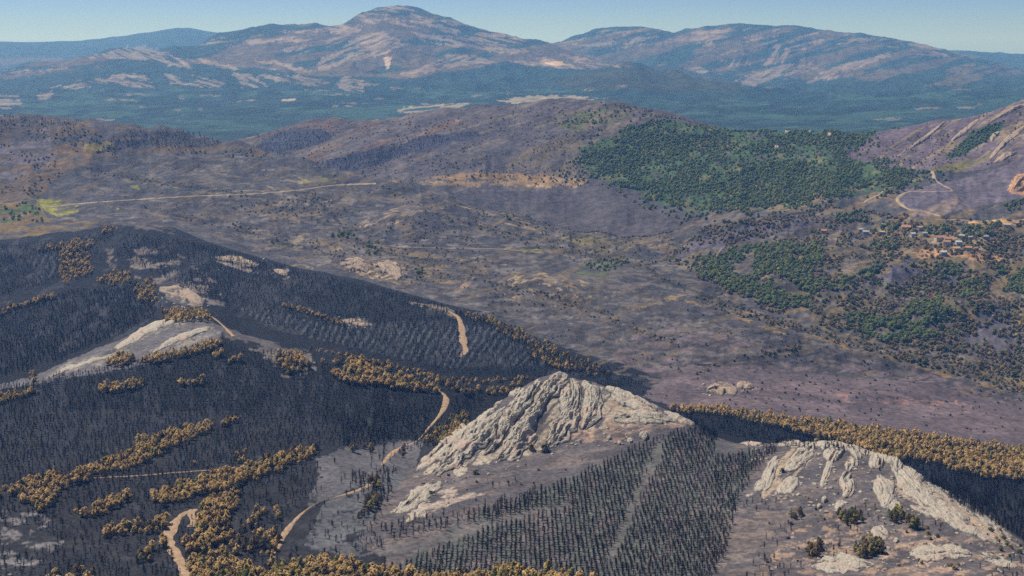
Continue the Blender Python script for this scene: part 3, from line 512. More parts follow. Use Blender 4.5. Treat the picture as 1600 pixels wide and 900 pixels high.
# ------------------------------------------------------------------ rock outcrops
M_ROCK = simple_mat('weathered_quartzite', (.22, .195, .165), (.60, .54, .445), .75, 1.6, .36, .62, (.48, .37, .30), .05, (.085, .076, .078))
M_ROCKB = simple_mat('brown_outcrop', (.20, .15, .11), (.42, .34, .27), .22, 1.5, .36, .6, (.36, .25, .18), .04, (.10, .085, .075))
M_QUARRY = simple_mat('ochre_quarry_face', (.30, .17, .09), (.56, .36, .22), .12, 1.5, .36, .62, (.40, .24, .14), .04, (.42, .27, .17))
def rib(label, pts, h, lays=(0,), material=None, step=1.25, strike=1.0, name='rock_outcrop', lean=.25):
    seed = int(abs(pts[0][0] * 7 + pts[0][1] * 13)) % 9999
    pts = [tuple(p) for p in pts]
    s = spline(pts, step); n1 = len(s); hwm = float(s[:, 2].max()); n2 = max(9, int(2 * hwm / step))
    T = np.stack([np.gradient(s[:, 0]), np.gradient(s[:, 1])], 1); T /= np.linalg.norm(T, axis=1)[:, None]
    tt = np.linspace(0, 1, n1)[:, None]; a = np.linspace(-1, 1, n2)[None]
    L = np.hypot(*np.diff(s[:, :2], axis=0).T).sum()
    edge = 1 + .45 * (fbm(tt * L / 12 + 3, np.sign(a) * 5 + 0 * tt + seed, 3, seed) - .5) * 2
    endt = np.sqrt(np.clip(1 - np.abs(2 * tt - 1) ** 3.0, 0, 1))
    half = 1.2 * s[:, 2:3] * edge * (.45 + .55 * endt)
    px = s[:, 0:1] - T[:, 1:2] * a * half; py = s[:, 1:2] + T[:, 0:1] * a * half * .8
    X, Y, _ = locate(px.ravel(), py.ravel(), list(lays)); X = X.reshape(px.shape); Y = Y.reshape(px.shape)
    Z = ground(X.ravel(), Y.ravel()).reshape(px.shape)
    u = tt * L; v = a * s[:, 2:3]
    prof = np.clip(1 - np.abs(a) ** 2.4, 0, 1) ** .7 * endt
    big = fbm(u / 22 + seed, v / 8, 3, seed + 1)
    q1 = fbm(u / 34 * strike, v / 4.6 + seed, 3, seed + 2) * 8; blk = (np.floor(q1) + sstep(.75, 1, q1 % 1)) / 8
    crack = sstep(.74, .92, ridged(u / 75 + .25 * big, v / 6.5 + seed, 3, seed + 3))
    cross = sstep(.86, .96, ridged(u / 12, v / 22 + seed, 3, seed + 4))
    fine = fbm(u / 6.5, v / 2.2, 3, seed + 5) - .5
    facet = np.floor(fbm(u / 7 + seed, v / 3 + seed, 2, seed + 9) * 6) / 6
    isl = fbm(u / 19 + seed, v / 5, 4, seed + 8)
    rel = prof * (.15 + .75 * big + .95 * blk - .52 * crack - .35 * cross + .5 * fine + .5 * (facet - .5)) - .12 + .5 * (isl - .5)
    hh = h * rel - .8 * (np.abs(a) > .99) - .8 * ((tt < .001) | (tt > .999))
    soil = np.clip(1 - sstep(.08, .34, rel + .5 * fine) + .55 * crack * (big < .5), 0, 1)
    w_ = hh * Y / FPX
    V = np.stack([X, Y - lean * np.clip(w_, 0, None), Z + w_], -1)
    F = grid_faces(n1, n2)
    me = mesh_np(name, V.reshape(-1, 3), F, material or M_ROCK, smooth=False)
    at_ = me.attributes.new('soil', 'FLOAT', 'POINT'); at_.data.foreach_set('value', soil.astype(np.float32).ravel())
    if sum(p.normal.z for p in me.polygons) < 0: me.flip_normals()
    return place(name, me, label=label, category='boulder' if name == 'boulder' else 'rock')
for label, pts, h in [
  ('long pale slab forming the left edge of the rocky hill', [(786, 624, 6), (750, 652, 12), (705, 690, 13), (668, 722, 10), (645, 738, 5)], 9),
  ('wide pale slab second from the left edge of the rocky hill', [(806, 632, 7), (775, 660, 14), (735, 695, 16), (700, 726, 14), (676, 742, 8)], 10),
  ('small pinnacle notched out of the left skyline of the rocky hill', [(812, 600, 5), (806, 608, 8), (796, 620, 7)], 9),
  ('narrow steep rib between the left slabs and the summit', [(846, 592, 8), (822, 622, 11), (800, 652, 12), (778, 690, 8), (756, 712, 5)], 10),
  ('smooth tall rib in the middle of the rocky hill', [(858, 610, 8), (836, 645, 11), (812, 680, 12), (790, 710, 11), (776, 722, 5)], 11),
  ('blocky foot of rock just left of the round bushes', [(836, 676, 11), (812, 698, 13), (790, 718, 11)], 8),
  ('rounded summit block of the rocky hill', [(884, 584, 13), (866, 600, 16), (850, 622, 12), (842, 640, 6)], 9),
  ('craggy rib falling straight below the summit', [(892, 592, 12), (896, 622, 16), (886, 655, 17), (868, 684, 14), (852, 700, 7)], 10),
  ('broken crag right of the summit with a green bush', [(912, 594, 10), (926, 622, 15), (920, 652, 14), (908, 672, 7)], 9),
  ('pale crag stepping down on the right shoulder of the rocky hill', [(946, 604, 8), (974, 620, 13), (1004, 634, 11), (1030, 644, 6)], 7),
  ('low pale bench under the right shoulder of the rocky hill', [(958, 656, 7), (990, 652, 12), (1030, 654, 9), (1056, 658, 4)], 6),
  ('thin tail of rock at the right end of the rocky hill', [(1036, 644, 5), (1060, 654, 7), (1088, 664, 4)], 5),
  ('low isolated slab left of the plantation below the rocky hill', [(692, 756, 8), (664, 768, 14), (640, 786, 13), (618, 802, 7)], 5),
  ('small pale patch of rock at the plantation edge by the track', [(668, 798, 8), (648, 808, 9), (634, 816, 5)], 4),
  ('flat pale stone below the left slabs', [(708, 734, 8), (722, 736, 9), (732, 734, 5)], 3),
  ('isolated white mound at the left end of the right ridge', [(1154, 692, 6), (1172, 689, 11), (1192, 691, 6)], 8),
  ('highest left tooth of the right ridge', [(1218, 690, 7), (1232, 688, 11), (1252, 692, 9)], 10),
  ('long broken rib hanging below the left tooth of the right ridge', [(1270, 694, 8), (1258, 708, 13), (1240, 724, 11), (1222, 736, 6)], 8),
  ('pale plate low on the left of the right ridge', [(1242, 744, 7), (1234, 758, 11), (1214, 770, 9)], 6),
  ('small pale knob left of the low plate on the right ridge', [(1194, 750, 6), (1186, 760, 8), (1180, 768, 4)], 5),
  ('broad blocky tower in the middle of the right ridge', [(1312, 690, 9), (1306, 704, 14), (1292, 722, 9)], 10),
  ('short spur leaning right of the blocky tower', [(1330, 696, 6), (1338, 708, 8), (1342, 720, 4)], 7),
  ('small white crag in the gully of the right ridge', [(1330, 716, 5), (1330, 728, 8), (1326, 738, 4)], 6),
  ('rounded white outcrop in the centre of the right ridge', [(1328, 738, 7), (1320, 750, 11), (1326, 766, 11), (1318, 778, 5)], 8),
  ('small pale tail under the rounded white outcrop', [(1318, 782, 5), (1312, 790, 7), (1308, 800, 3)], 4),
  ('tall knuckle at the top of the right hand rib', [(1374, 702, 7), (1372, 718, 11), (1370, 734, 10)], 10),
  ('second knuckle beside the tall one on the right hand rib', [(1388, 706, 6), (1400, 722, 11), (1404, 738, 7)], 9),
  ('smooth pinkish boulder face half way down the right hand rib', [(1372, 748, 10), (1380, 760, 14), (1390, 774, 9)], 8),
  ('lower crag below the pinkish face on the right hand rib', [(1388, 772, 9), (1388, 784, 11), (1380, 794, 5)], 7),
  ('jagged crag on the right skyline of the right ridge', [(1418, 722, 6), (1428, 736, 9), (1446, 750, 7)], 8),
  ('stepped crag between the right hand rib and the skyline', [(1402, 744, 6), (1416, 762, 9), (1436, 780, 6)], 6),
  ('long low rib sloping to the right edge', [(1444, 752, 4), (1490, 780, 6), (1540, 812, 6), (1590, 846, 4)], 5),
  ('second long low rib below the skyline rib', [(1424, 768, 5), (1470, 790, 7), (1516, 814, 5)], 5),
  ('slanting pale plates above the right bush row', [(1420, 790, 6), (1466, 806, 8), (1520, 830, 7), (1560, 850, 4)], 5),
  ('round pale outcrop between the two bush rows', [(1362, 826, 8), (1376, 834, 12), (1388, 842, 7)], 5),
  ('wide flat pinkish shelf along the bottom edge', [(1266, 884, 8), (1300, 882, 16), (1340, 880, 13), (1368, 884, 6)], 5),
  ('pale ochre shelf right of the green pine clump', [(1420, 866, 8), (1450, 864, 14), (1490, 862, 13), (1520, 868, 6)], 5),
  ('low broken wall of rock joining the teeth of the right ridge', [(1206, 694, 4), (1256, 693, 6), (1308, 696, 6), (1350, 706, 6), (1398, 721, 6), (1440, 750, 4)], 6),
  ('broad layered face sloping down to the right below the skyline', [(1392, 722, 10), (1420, 752, 15), (1462, 790, 14), (1516, 828, 9)], 6),
  ('pale streak of rock low on the left flank of the right ridge', [(1214, 712, 6), (1204, 738, 9), (1192, 768, 6)], 5),
  ('layered strip of rock beneath the pinkish boulder face', [(1372, 740, 8), (1384, 776, 12), (1410, 806, 7)], 6),
  ('thin strip of rock between the white outcrop and the blocky tower', [(1300, 716, 5), (1290, 742, 6), (1284, 762, 4)], 4),
  ('pale shelf in the lower right corner', [(1530, 866, 6), (1556, 874, 9), (1590, 886, 6)], 4),
  ]:
    rib(label, pts, h * (.75 if pts[0][0] > 1120 else .86))
for label, pts, h, lays in [
  ('thin pale layered crest on the left burnt spur', [(160, 556, 4), (200, 534, 6), (245, 508, 7), (300, 494, 5)], 4, (0, 1)),
  ('second pale layer below the crest of the left spur', [(236, 552, 4), (280, 528, 6), (330, 512, 4)], 3, (0, 1)),
  ('pale low rock at the lower end of the left spur', [(80, 588, 3), (120, 570, 5), (180, 556, 3)], 3, (0, 1)),
  ('pale rock patch near the top of the burnt plantation hill', [(338, 404, 5), (368, 404, 8), (400, 414, 5)], 4, (2,)),
  ('smaller pale rock patch on the plantation hill crest side', [(428, 422, 4), (440, 426, 6), (450, 432, 3)], 4, (2,)),
  ('jumbled pale crag in the middle of the plantation hill', [(248, 452, 8), (280, 456, 12), (320, 474, 8)], 6, (2,)),
  ('small pale crag low on the striped plantation slope', [(532, 503, 4), (556, 503, 8), (576, 509, 4)], 4, (2,)),
  ('brown knobbly outcrop behind the plantation ridge', [(530, 416, 6), (556, 412, 11), (576, 424, 7)], 6, (3,)),
  ('second brown knobbly outcrop behind the plantation ridge', [(590, 410, 7), (612, 420, 13), (626, 436, 7)], 6, (3,)),
  ('pale rounded outcrop on the grey plain right of the summit', [(1102, 612, 6), (1126, 608, 11), (1152, 614, 6)], 7, (2,)),
  ('smaller outcrop beside the rounded one on the grey plain', [(1150, 604, 4), (1164, 602, 8), (1178, 606, 4)], 6, (2,)),
  ('pale crest rock at the far right skyline', [(1606, 162, 4), (1580, 172, 5), (1545, 192, 4)], 4, (5,)),
  ('long slanting pale rib on the right hill slope', [(1604, 196, 5), (1570, 222, 6), (1545, 250, 4)], 4, (5,)),
  ('narrow slanting rib left of the green hollow', [(1530, 186, 3), (1505, 206, 5), (1485, 222, 3)], 3, (5,)),
  ('slanting rib on the left of the right hill', [(1478, 188, 3), (1450, 212, 4), (1420, 234, 3)], 3, (5,)),
  ('pale knob beside the green hollow on the right hill', [(1562, 206, 4), (1552, 214, 6), (1548, 222, 3)], 4, (5,)),
  ('pale round outcrop above the quarry', [(1590, 236, 5), (1570, 244, 8), (1552, 256, 4)], 4, (5,)),
  ('orange quarry face at the right edge', [(1612, 270, 8), (1596, 286, 12), (1582, 298, 6)], 6, (4, 5)),
  ]:
    hill2 = (lays == (2,) and pts[0][0] < 1000) or lays == (5,)
    rib(label, [(a_, b_, c_ * .75) for a_, b_, c_ in pts] if hill2 else pts, h * (.8 if hill2 else 1), lays, M_QUARRY if 'quarry face' in label else M_ROCKB if hill2 or lays == (2,) or 'brown' in label or 'quarry' in label else M_ROCK)
for k, (x, y, r, d) in enumerate([(952, 685, 4, 'single white boulder on the ash slope under the right shoulder'), (1006, 682, 8, 'pale boulder at the upper edge of the plantation'), (984, 690, 5, 'pinkish boulder just left of the plantation edge'),
    (1288, 782, 5, 'white boulder alone in the ash gully of the right ridge'), (1280, 792, 4, 'small white boulder left of the gully boulder'), (906, 690, 3, 'small white stone right of the round bushes'), (968, 692, 4, 'pale stone between the boulders under the right shoulder'),
    (1400, 845, 5, 'oblong pale boulder below the bush row'), (1266, 206, 3, 'white rock in the oak wood near its upper edge'), (1230, 204, 5, 'white rock on the skyline of the oak wood'), (1214, 232, 4, 'slanting white rock inside the oak wood'), (1250, 223, 3, 'white dot of rock inside the oak wood'), (1296, 212, 4, 'white rock right of the skyline rock in the oak wood')]):
    rib(d, [(x - r, y + .5, r * .5), (x, y, r * .9), (x + r, y + .5, r * .5)], r * 1.1, (5,) if y < 300 else (0,), name='boulder', step=.8)

# ------------------------------------------------------------------ plants
def foliage_mat(name, cols, rough=.95, leafy=True):
    m, N, L, b = mat(name); b.inputs['Roughness'].default_value = rough; b.inputs['Specular IOR Level'].default_value = .08
    oi = N.new('ShaderNodeObjectInfo'); r = N.new('ShaderNodeValToRGB'); L.new(oi.outputs['Random'], r.inputs[0])
    e = r.color_ramp.elements
    while len(e) < len(cols): e.new(.5)
    for i, c in enumerate(cols): e[i].position = i / (len(cols) - 1); e[i].color = (*c, 1)
    g = N.new('ShaderNodeNewGeometry'); mr = N.new('ShaderNodeMapRange'); mr.inputs['To Min'].default_value = .7; mr.inputs['To Max'].default_value = 1.3
    L.new(g.outputs['Random Per Island'], mr.inputs[0])
    vm = N.new('ShaderNodeVectorMath'); vm.operation = 'SCALE'; L.new(r.outputs[0], vm.inputs[0]); L.new(mr.outputs[0], vm.inputs['Scale']); L.new(vm.outputs[0], b.inputs['Base Color'])
    if leafy:
        tr = N.new('ShaderNodeBsdfTranslucent'); L.new(vm.outputs[0], tr.inputs['Color']); ms = N.new('ShaderNodeMixShader'); ms.inputs[0].default_value = .42
        L.new(b.outputs[0], ms.inputs[1]); L.new(tr.outputs[0], ms.inputs[2]); L.new(ms.outputs[0], N['Material Output'].inputs['Surface'])
    return m
M_BARK = foliage_mat('charred_bark', [(.018, .017, .018), (.035, .031, .03), (.06, .055, .055)], leafy=False)
M_TWIG = foliage_mat('charred_twigs', [(.012, .012, .015), (.022, .022, .026), (.030, .028, .029)], leafy=False)
M_PINE = foliage_mat('scorched_needles', [(.66, .47, .20), (.54, .385, .17), (.74, .54, .235), (.60, .44, .20), (.70, .48, .19), (.48, .36, .175)])
M_OLIVE = foliage_mat('half_green_needles', [(.40, .33, .11), (.34, .31, .10), (.48, .40, .13), (.30, .28, .10)])
M_DRAB = foliage_mat('drab_scorched_needles', [(.17, .125, .075), (.24, .16, .085), (.13, .12, .08)])
M_OAK = foliage_mat('oak_leaves', [(.16, .235, .08), (.21, .29, .09), (.30, .33, .11), (.13, .19, .075), (.27, .27, .11)])
M_SCRUB = foliage_mat('scorched_scrub', [(.34, .25, .13), (.25, .18, .11), (.40, .30, .15), (.20, .19, .09), (.30, .21, .12), (.22, .21, .10)])
M_CHAR = foliage_mat('charred_scrub', [(.022, .022, .026), (.035, .032, .034), (.05, .044, .04)])
M_GRNB = foliage_mat('green_bush_leaves', [(.12, .15, .055), (.16, .17, .06), (.09, .13, .055)])
def trunk_geo(h, r, rng, sides=5, lean=.03):
    V, F = [], []; lx, ly = rng.normal(0, lean, 2)
    for k, (z, rr) in enumerate([(-.4, r * 1.25), (h * .35, r * .85), (h * .7, r * .5), (h, r * .12)]):
        for i in range(sides):
            a = 2 * math.pi * i / sides; V.append((rr * math.cos(a) + lx * z, rr * math.sin(a) + ly * z, z))
    for k in range(3):
        for i in range(sides):
            j = (i + 1) % sides; F.append((k * sides + i, k * sides + j, (k + 1) * sides + j, (k + 1) * sides + i))
    return np.array(V), np.array(F)
def leaf_quads(cen, nrm, size, rng):
    n = len(cen); r = rng.normal(size=(n, 3)); t = np.cross(nrm, r); t /= np.linalg.norm(t, axis=1)[:, None] + 1e-9; b = np.cross(nrm, t)
    s = (size * rng.uniform(.7, 1.3, n))[:, None]; q = rng.uniform(.5, 1.0, n)[:, None]
    V = np.stack([cen - t * s - b * s * q, cen + t * s - b * s * q * .6, cen + t * s * .7 + b * s * q, cen - t * s * .8 + b * s * q], 1)
    return V.reshape(-1, 3), np.arange(4 * n).reshape(-1, 4)
def crown_geo(n, prof, h0, h1, size, rng, clumps=9):
    cz = rng.uniform(.08, .95, clumps); ca = rng.uniform(0, 6.283, clumps)
    cr = np.array([prof(z) for z in cz]) * rng.uniform(.3, .75, clumps)
    cc = np.stack([cr * np.cos(ca), cr * np.sin(ca), h0 + cz * (h1 - h0)], 1)
    rad = np.array([.55 * prof(z) + .3 for z in cz]) * rng.uniform(.8, 1.2, clumps)
    k = rng.integers(0, clumps, n); d = rng.normal(size=(n, 3)); d /= np.linalg.norm(d, axis=1)[:, None]
    p = cc[k] + d * (rad[k] * rng.uniform(.6, 1.05, n))[:, None] * np.array([1, 1, .85])
    nr = d * .8 + rng.normal(0, .3, (n, 3)) + np.array([0, 0, .75]); nr /= np.linalg.norm(nr, axis=1)[:, None]
    return leaf_quads(p, nr, np.full(n, size), rng)
def branch_geo(n, h, rng, up=.5, rmax=1.7, wd=.07):
    V = []
    for i in range(n):
        z = h * (.1 + .86 * (i + rng.uniform()) / n); L = rmax * (1.05 - .8 * abs(z / h - .5)) * rng.uniform(.5, 1.1); a = rng.uniform(0, 6.283)
        d = np.array([math.cos(a), math.sin(a), up * rng.uniform(.4, 1.6)]); side = np.array([-math.sin(a), math.cos(a), rng.normal(0, .5)]) * wd
        p = np.array([0, 0, z]); e = p + d * L
        V += [p - side - [0, 0, wd], p + side + [0, 0, wd], e + side * .4, e - side * .4]
    return np.array(V), np.arange(len(V)).reshape(-1, 4)
PR = np.random.default_rng(5)
cone = lambda z: 3.3 * (math.sin(min(1, (z + .22) / 1.12) * math.pi) ** .9)
dome = lambda z: 3.6 * math.sqrt(max(0.05, 1 - (z * 1.1 - .25) ** 2))
bush = lambda z: 1.9 * math.sqrt(max(.05, 1 - z * z * .9))
PROTO = {}
def leafy_mesh(nm, v, f, m):
    if nm not in ('crown', 'foliage'): return mesh_np(nm, v, f, m, smooth=False)
    me = mesh_np(nm, v, f, m, smooth=True)
    c = np.array([0, 0, v[:, 2].min() * .75 + v[:, 2].max() * .25]); fc = v[f].mean(1)          # leaf clumps shade like the rounded crown they form
    n = (fc - c) * np.array([1, 1, .9]); n /= np.linalg.norm(n, axis=1)[:, None]
    q = v[f]; fn = np.cross(q[:, 1] - q[:, 0], q[:, 2] - q[:, 0]); fn /= np.linalg.norm(fn, axis=1)[:, None] + 1e-9
    fn *= np.sign((fn * n).sum(1))[:, None]
    n = n * .7 + fn * .3; n /= np.linalg.norm(n, axis=1)[:, None]
    me.normals_split_custom_set(np.repeat(n, 4, axis=0).tolist()); return me
def proto(kind, parts):
    PROTO.setdefault(kind, []).append([(nm, leafy_mesh(nm, v, f, m)) for nm, v, f, m in parts])
for k in range(8):
    m = [M_PINE, M_PINE, M_PINE, M_PINE, M_PINE, M_OLIVE, M_DRAB, M_GRNB][k]
    proto('pine', [('trunk', *trunk_geo(9, .2, PR), M_BARK), ('crown', *crown_geo(230, cone, 1.6, 9.2, .62, PR, 13), m)])
for k in range(6):
    b = branch_geo(96, [7.4, 6.2, 8.0, 5.2, 7.0, 6.6][k], PR, .45, [1.7, 1.9, 1.5, 1.8, 2.2, 1.4][k], .085)
    proto('burnt', [('trunk', *trunk_geo([7.7, 6.5, 8.4, 5.4, 7.3, 7.6][k], .13, PR, 4, .05), M_BARK), ('branches', *b, M_TWIG)])
for k in range(4):
    proto('oak', [('trunk', *trunk_geo(4, .35, PR), M_BARK), ('crown', *crown_geo(150, dome, 1.2, 6.4, .85, PR, 9), M_OAK)])
for k in range(5):
    m = [M_SCRUB, M_SCRUB, M_SCRUB, M_SCRUB, M_GRNB][k]
    proto('scrub', [('foliage', *crown_geo(80, bush, 0, 2.4, .52, PR, 7), m)])
for k in range(3):
    proto('char', [('foliage', *crown_geo(70, bush, 0, 2.6, .45, PR, 7), [M_CHAR, M_CHAR, M_DRAB][k])])

def stone_mesh(seed):
    bmx = bmesh.new(); bmesh.ops.create_icosphere(bmx, subdivisions=2, radius=1.0); r = np.random.default_rng(seed)
    ax = r.normal(size=(7, 3)); ax /= np.linalg.norm(ax, axis=1)[:, None]; lim = r.uniform(.55, .95, 7)
    for v in bmx.verts:                              # cut by a few random planes: a block with worn edges
        c = np.array(v.co)
        for a_, l_ in zip(ax, lim):
            d = c @ a_
            if d > l_: c = c - a_ * (d - l_)
        v.co = c * [1.25, .95, .8] * (1 + r.normal(0, .03))
    me = bpy.data.meshes.new('boulder'); bmx.to_mesh(me); bmx.free(); me.materials.append(M_ROCK); return me
for k in range(6): PROTO.setdefault('stone', []).append([('stone', stone_mesh(k))])
PLANTS = {k: [] for k in PROTO}                      # X, Y, scale, rot, variant, label id
LABELS = []
def inside(polys, px, py):
    m = np.zeros(px.shape, bool)
    for p in polys: m |= in_poly(px, py, p)
    return m
def sow(kind, polys, lays, sx, sy, size, label, group, var=None, shift=0, jit=.5, keep=1.0, patchy=None, warp=8):
    polys = [polys] if isinstance(polys[0][0], (int, float)) else polys
    xs = [p[0] for q in polys for p in q]; ys = [p[1] for q in polys for p in q]
    gx, gy = np.meshgrid(np.arange(min(xs) - 8, max(xs) + 8, sx), np.arange(min(ys) - 6, max(ys) + 6, sy))
    gx = gx + (np.arange(gx.shape[0]) % 2)[:, None] * sx * .5
    px = gx.ravel() + RNG.uniform(-jit, jit, gx.size) * sx; py = gy.ravel() + RNG.uniform(-jit, jit, gx.size) * sy
    wx = (fbm(px / 22, py / 12, 3, 71) - .5) * 2 * warp; wy = (fbm(px / 22, py / 12, 3, 72) - .5) * warp
    m = inside(polys, px + wx, py + wy) & (RNG.uniform(size=px.size) < keep) & (px > -190) & (px < 1790)
    if patchy: m &= fbm(px / patchy[0], py / patchy[0] * 2.2, 4, 91) > patchy[1]
    px, py = px[m], py[m] + shift
    if not len(px): return
    X, Y, Z = locate(px, py, list(lays))
    put(kind, X, Y, size, label, group, var)
def put(kind, X, Y, size, label, group, var=None):
    LABELS.append((label, group)); li = len(LABELS) - 1; n = len(X)
    sc = RNG.uniform(size[0], size[1], n) * RNG.choice([1, 1, 1, .75, 1.15], n)
    vv = RNG.choice(var, n) if var is not None else RNG.integers(0, len(PROTO[kind]), n)
    PLANTS[kind].append(np.stack([X, Y, sc, RNG.uniform(0, 6.283, n), vv, np.full(n, li)], 1))
def rows(kind, polys, lays, dx, dy, size, label, group, jit=.2, keep=1.0, skew=0.0, yr=(950, 1900), holes=(), gaps=True):
    polys = [polys] if isinstance(polys[0][0], (int, float)) else polys
    xs = [p[0] for q in polys for p in q]
    x0 = min((min(xs) - 800) / FPX * yr[0], (min(xs) - 800) / FPX * yr[1]); x1 = max((max(xs) - 800) / FPX * yr[0], (max(xs) - 800) / FPX * yr[1])
    gx, gy = np.meshgrid(np.arange(x0, x1, dx), np.arange(yr[0], yr[1], dy))
    X = gx.ravel() + RNG.uniform(-jit, jit, gx.size) * dx; Y = gy.ravel() + RNG.uniform(-jit, jit, gx.size) * dy; X = X + skew * (Y - yr[0])
    px = X / Y * FPX + 800; ok = (px > -190) & (px < 1790); X, Y, px = X[ok], Y[ok], px[ok]
    py = HOR - ground(X, Y) / Y * FPX
    wx = (fbm(px / 22, py / 12, 3, 71) - .5) * 16; wy = (fbm(px / 22, py / 12, 3, 72) - .5) * 8
    m = inside(polys, px + wx, py + wy) & (RNG.uniform(size=len(px)) < keep)
    if gaps: m &= (fbm(px / 16, py / 9, 4, 95) > .37) | (RNG.uniform(size=len(px)) < .25)
    if holes: m &= ~inside(holes, px + wx, py + wy)
    X, Y, px, py = X[m], Y[m], px[m], py[m]
    _, Yv, _ = locate(px, py, list(lays)); m = np.abs(Yv - Y) < 70
    put(kind, X[m], Y[m], size, label, group)

BR = [0, 1, 2, 3, 4, 0, 1, 2, 3, 4, 6, 5]; GRP = [5, 5, 7, 0, 5]; OLV = [5, 5, 0, 1, 6]
BELTS = []
P = lambda lab, grp, polys, lays, sx, sy, size, var=BR, warp=12, **k: BELTS.append((polys, lays)) or sow('pine', polys, lays, sx * .68, sy * .7, (size[0] * .52, size[1] * .86), lab, grp, var, warp=warp, **k)
P('scorched golden pine in the belt along the bottom edge', 'pines in the belt along the bottom edge', [[(300, 862), (350, 856), (420, 882), (480, 862), (560, 868), (640, 882), (740, 888), (800, 874), (860, 882), (940, 892), (940, 916), (560, 912), (300, 930)]], [0], 11, 7, (.85, 1.15), BR + [5], shift=16)
P('half green pine standing in the belt along the bottom edge', 'half green pines along the bottom edge', [[(330, 870), (400, 878), (400, 905), (330, 905)], [(425, 868), (480, 862), (490, 890), (430, 895)], [(770, 880), (840, 885), (830, 905), (770, 900)]], [0], 15, 9, (.9, 1.2), GRP, shift=17)
P('scorched pine in the long belt below the burnt plantation', 'pines in the long golden belt', [[(238, 765), (300, 742), (380, 722), (440, 700), (494, 688), (498, 702), (440, 724), (380, 744), (330, 760), (250, 780)]], [0], 9, 5, (.8, 1.1), shift=12)
P('green pine along the spine of the long golden belt', 'green pines of the long golden belt', [[(260, 752), (320, 740), (340, 744), (270, 764)], [(380, 726), (440, 706), (470, 700), (430, 716), (380, 736)]], [0], 10, 6, (.8, 1.05), [5, 7, 5], shift=12, keep=.8)
P('scorched pine in the upper golden belt amid burnt rows', 'pines of the upper golden belt', [[(135, 725), (200, 700), (218, 680), (290, 660), (330, 652), (318, 672), (250, 702), (235, 712), (150, 738)], [(340, 648), (370, 640), (368, 648), (345, 656)]], [0], 9, 5.5, (.8, 1.1), shift=12)
P('scorched pine in the ragged clump at the left edge', 'pines of the ragged left clump', [[(0, 756), (50, 738), (88, 724), (100, 742), (90, 770), (70, 790), (50, 785), (20, 768)], [(60, 745), (140, 724), (150, 738), (90, 758)], [(-60, 760), (0, 752), (0, 770), (-60, 775)]], [0], 10, 6, (.85, 1.15), BR + [6], shift=12)
P('scorched pine in the short belt left of the long one', 'pines of the short left belt', [[(165, 776), (200, 762), (216, 768), (190, 782), (150, 796), (118, 792)]], [0], 9, 6, (.8, 1.1), shift=12)
P('round scorched pine in the row left of the hairpin track', 'pines in the row left of the hairpin', [[(158, 814), (210, 806), (266, 800), (270, 818), (220, 826), (165, 828)]], [0], 11, 9, (.85, 1.1), shift=12)
P('scorched pine in the golden stand right of the hairpin track', 'pines of the stand by the hairpin', [[(306, 788), (330, 765), (376, 760), (362, 790), (345, 812), (312, 826)], [(286, 834), (345, 815), (352, 830), (330, 852), (290, 858)]], [0], 10, 6, (.85, 1.15), shift=13)
P('scorched pine scattered in the dark lower left stand', 'pines scattered in the lower left', [[(205, 852), (260, 832), (262, 850), (215, 870)], [(70, 886), (150, 884), (150, 908), (50, 908)], [(330, 820), (400, 800), (420, 850), (350, 860)], [(375, 832), (440, 820), (430, 860), (370, 855)]], [0], 14, 9, (.8, 1.1), BR + [6, 6, 6], shift=13, keep=.7)
P('lone scorched pine among bare burnt trees', 'lone scorched pines in burnt ground', [[(395, 785), (412, 780), (416, 798), (400, 800)], [(430, 792), (440, 790), (442, 800), (432, 802)], [(368, 700), (384, 692), (386, 712), (372, 716)], [(300, 710), (306, 708), (308, 716), (302, 716)]], [0], 9, 9, (.8, 1), shift=12, warp=2)
P('brown pine in the clump on top of the burnt slope', 'pines of the clump atop the burnt slope', [[(512, 578), (555, 566), (620, 580), (690, 596), (700, 608), (640, 606), (520, 588)], [(432, 545), (478, 545), (484, 572), (440, 576)], [(500, 560), (560, 556), (620, 570), (600, 575)]], [1], 9, 5, (.85, 1.2), BR + [5, 6], shift=7)
P('dull brown pine on the thin crest line behind the clump', 'pines on the thin crest line', [[(470, 526), (560, 548), (650, 574), (720, 590), (830, 586), (830, 594), (700, 598), (560, 558)], [(700, 600), (760, 606), (830, 600), (800, 612), (720, 612)]], [1], 9, 5, (.6, .9), BR + [6, 6, 6, 6], shift=5)
P('golden pine around the foot of the left rocky spur', 'pines around the left rocky spur', [[(162, 566), (178, 552), (210, 546), (214, 556), (190, 566)], [(218, 560), (260, 548), (318, 532), (350, 528), (340, 540), (250, 562)], [(40, 590), (48, 574), (58, 590)], [(148, 602), (190, 594), (226, 590), (228, 602), (160, 610)], [(280, 594), (320, 587), (322, 596), (282, 600)], [(330, 548), (345, 540), (350, 552), (335, 555)], [(-40, 622), (20, 612), (60, 605), (60, 611), (0, 626), (-40, 632)], [(355, 560), (380, 552), (378, 560), (358, 566)]], [0, 1], 7.5, 4.5, (.8, 1.1), BR + [5], shift=7, warp=5)
P('brown pine on the far left plantation hill', 'pines on the far left plantation hill', [[(-60, 495), (0, 480), (60, 462), (96, 455), (60, 470), (0, 490)], [(86, 402), (140, 395), (150, 420), (100, 440), (90, 425)], [(50, 385), (120, 372), (130, 380), (60, 392)], [(205, 440), (242, 432), (246, 468), (214, 470)], [(150, 430), (200, 420), (205, 440), (165, 445)], [(160, 352), (185, 352), (185, 360), (160, 360)], [(100, 380), (150, 375), (140, 395), (90, 400)], [(245, 480), (330, 485), (325, 500), (260, 500)]], [1, 2], 7, 4, (.8, 1.1), BR + [6, 6], shift=5)
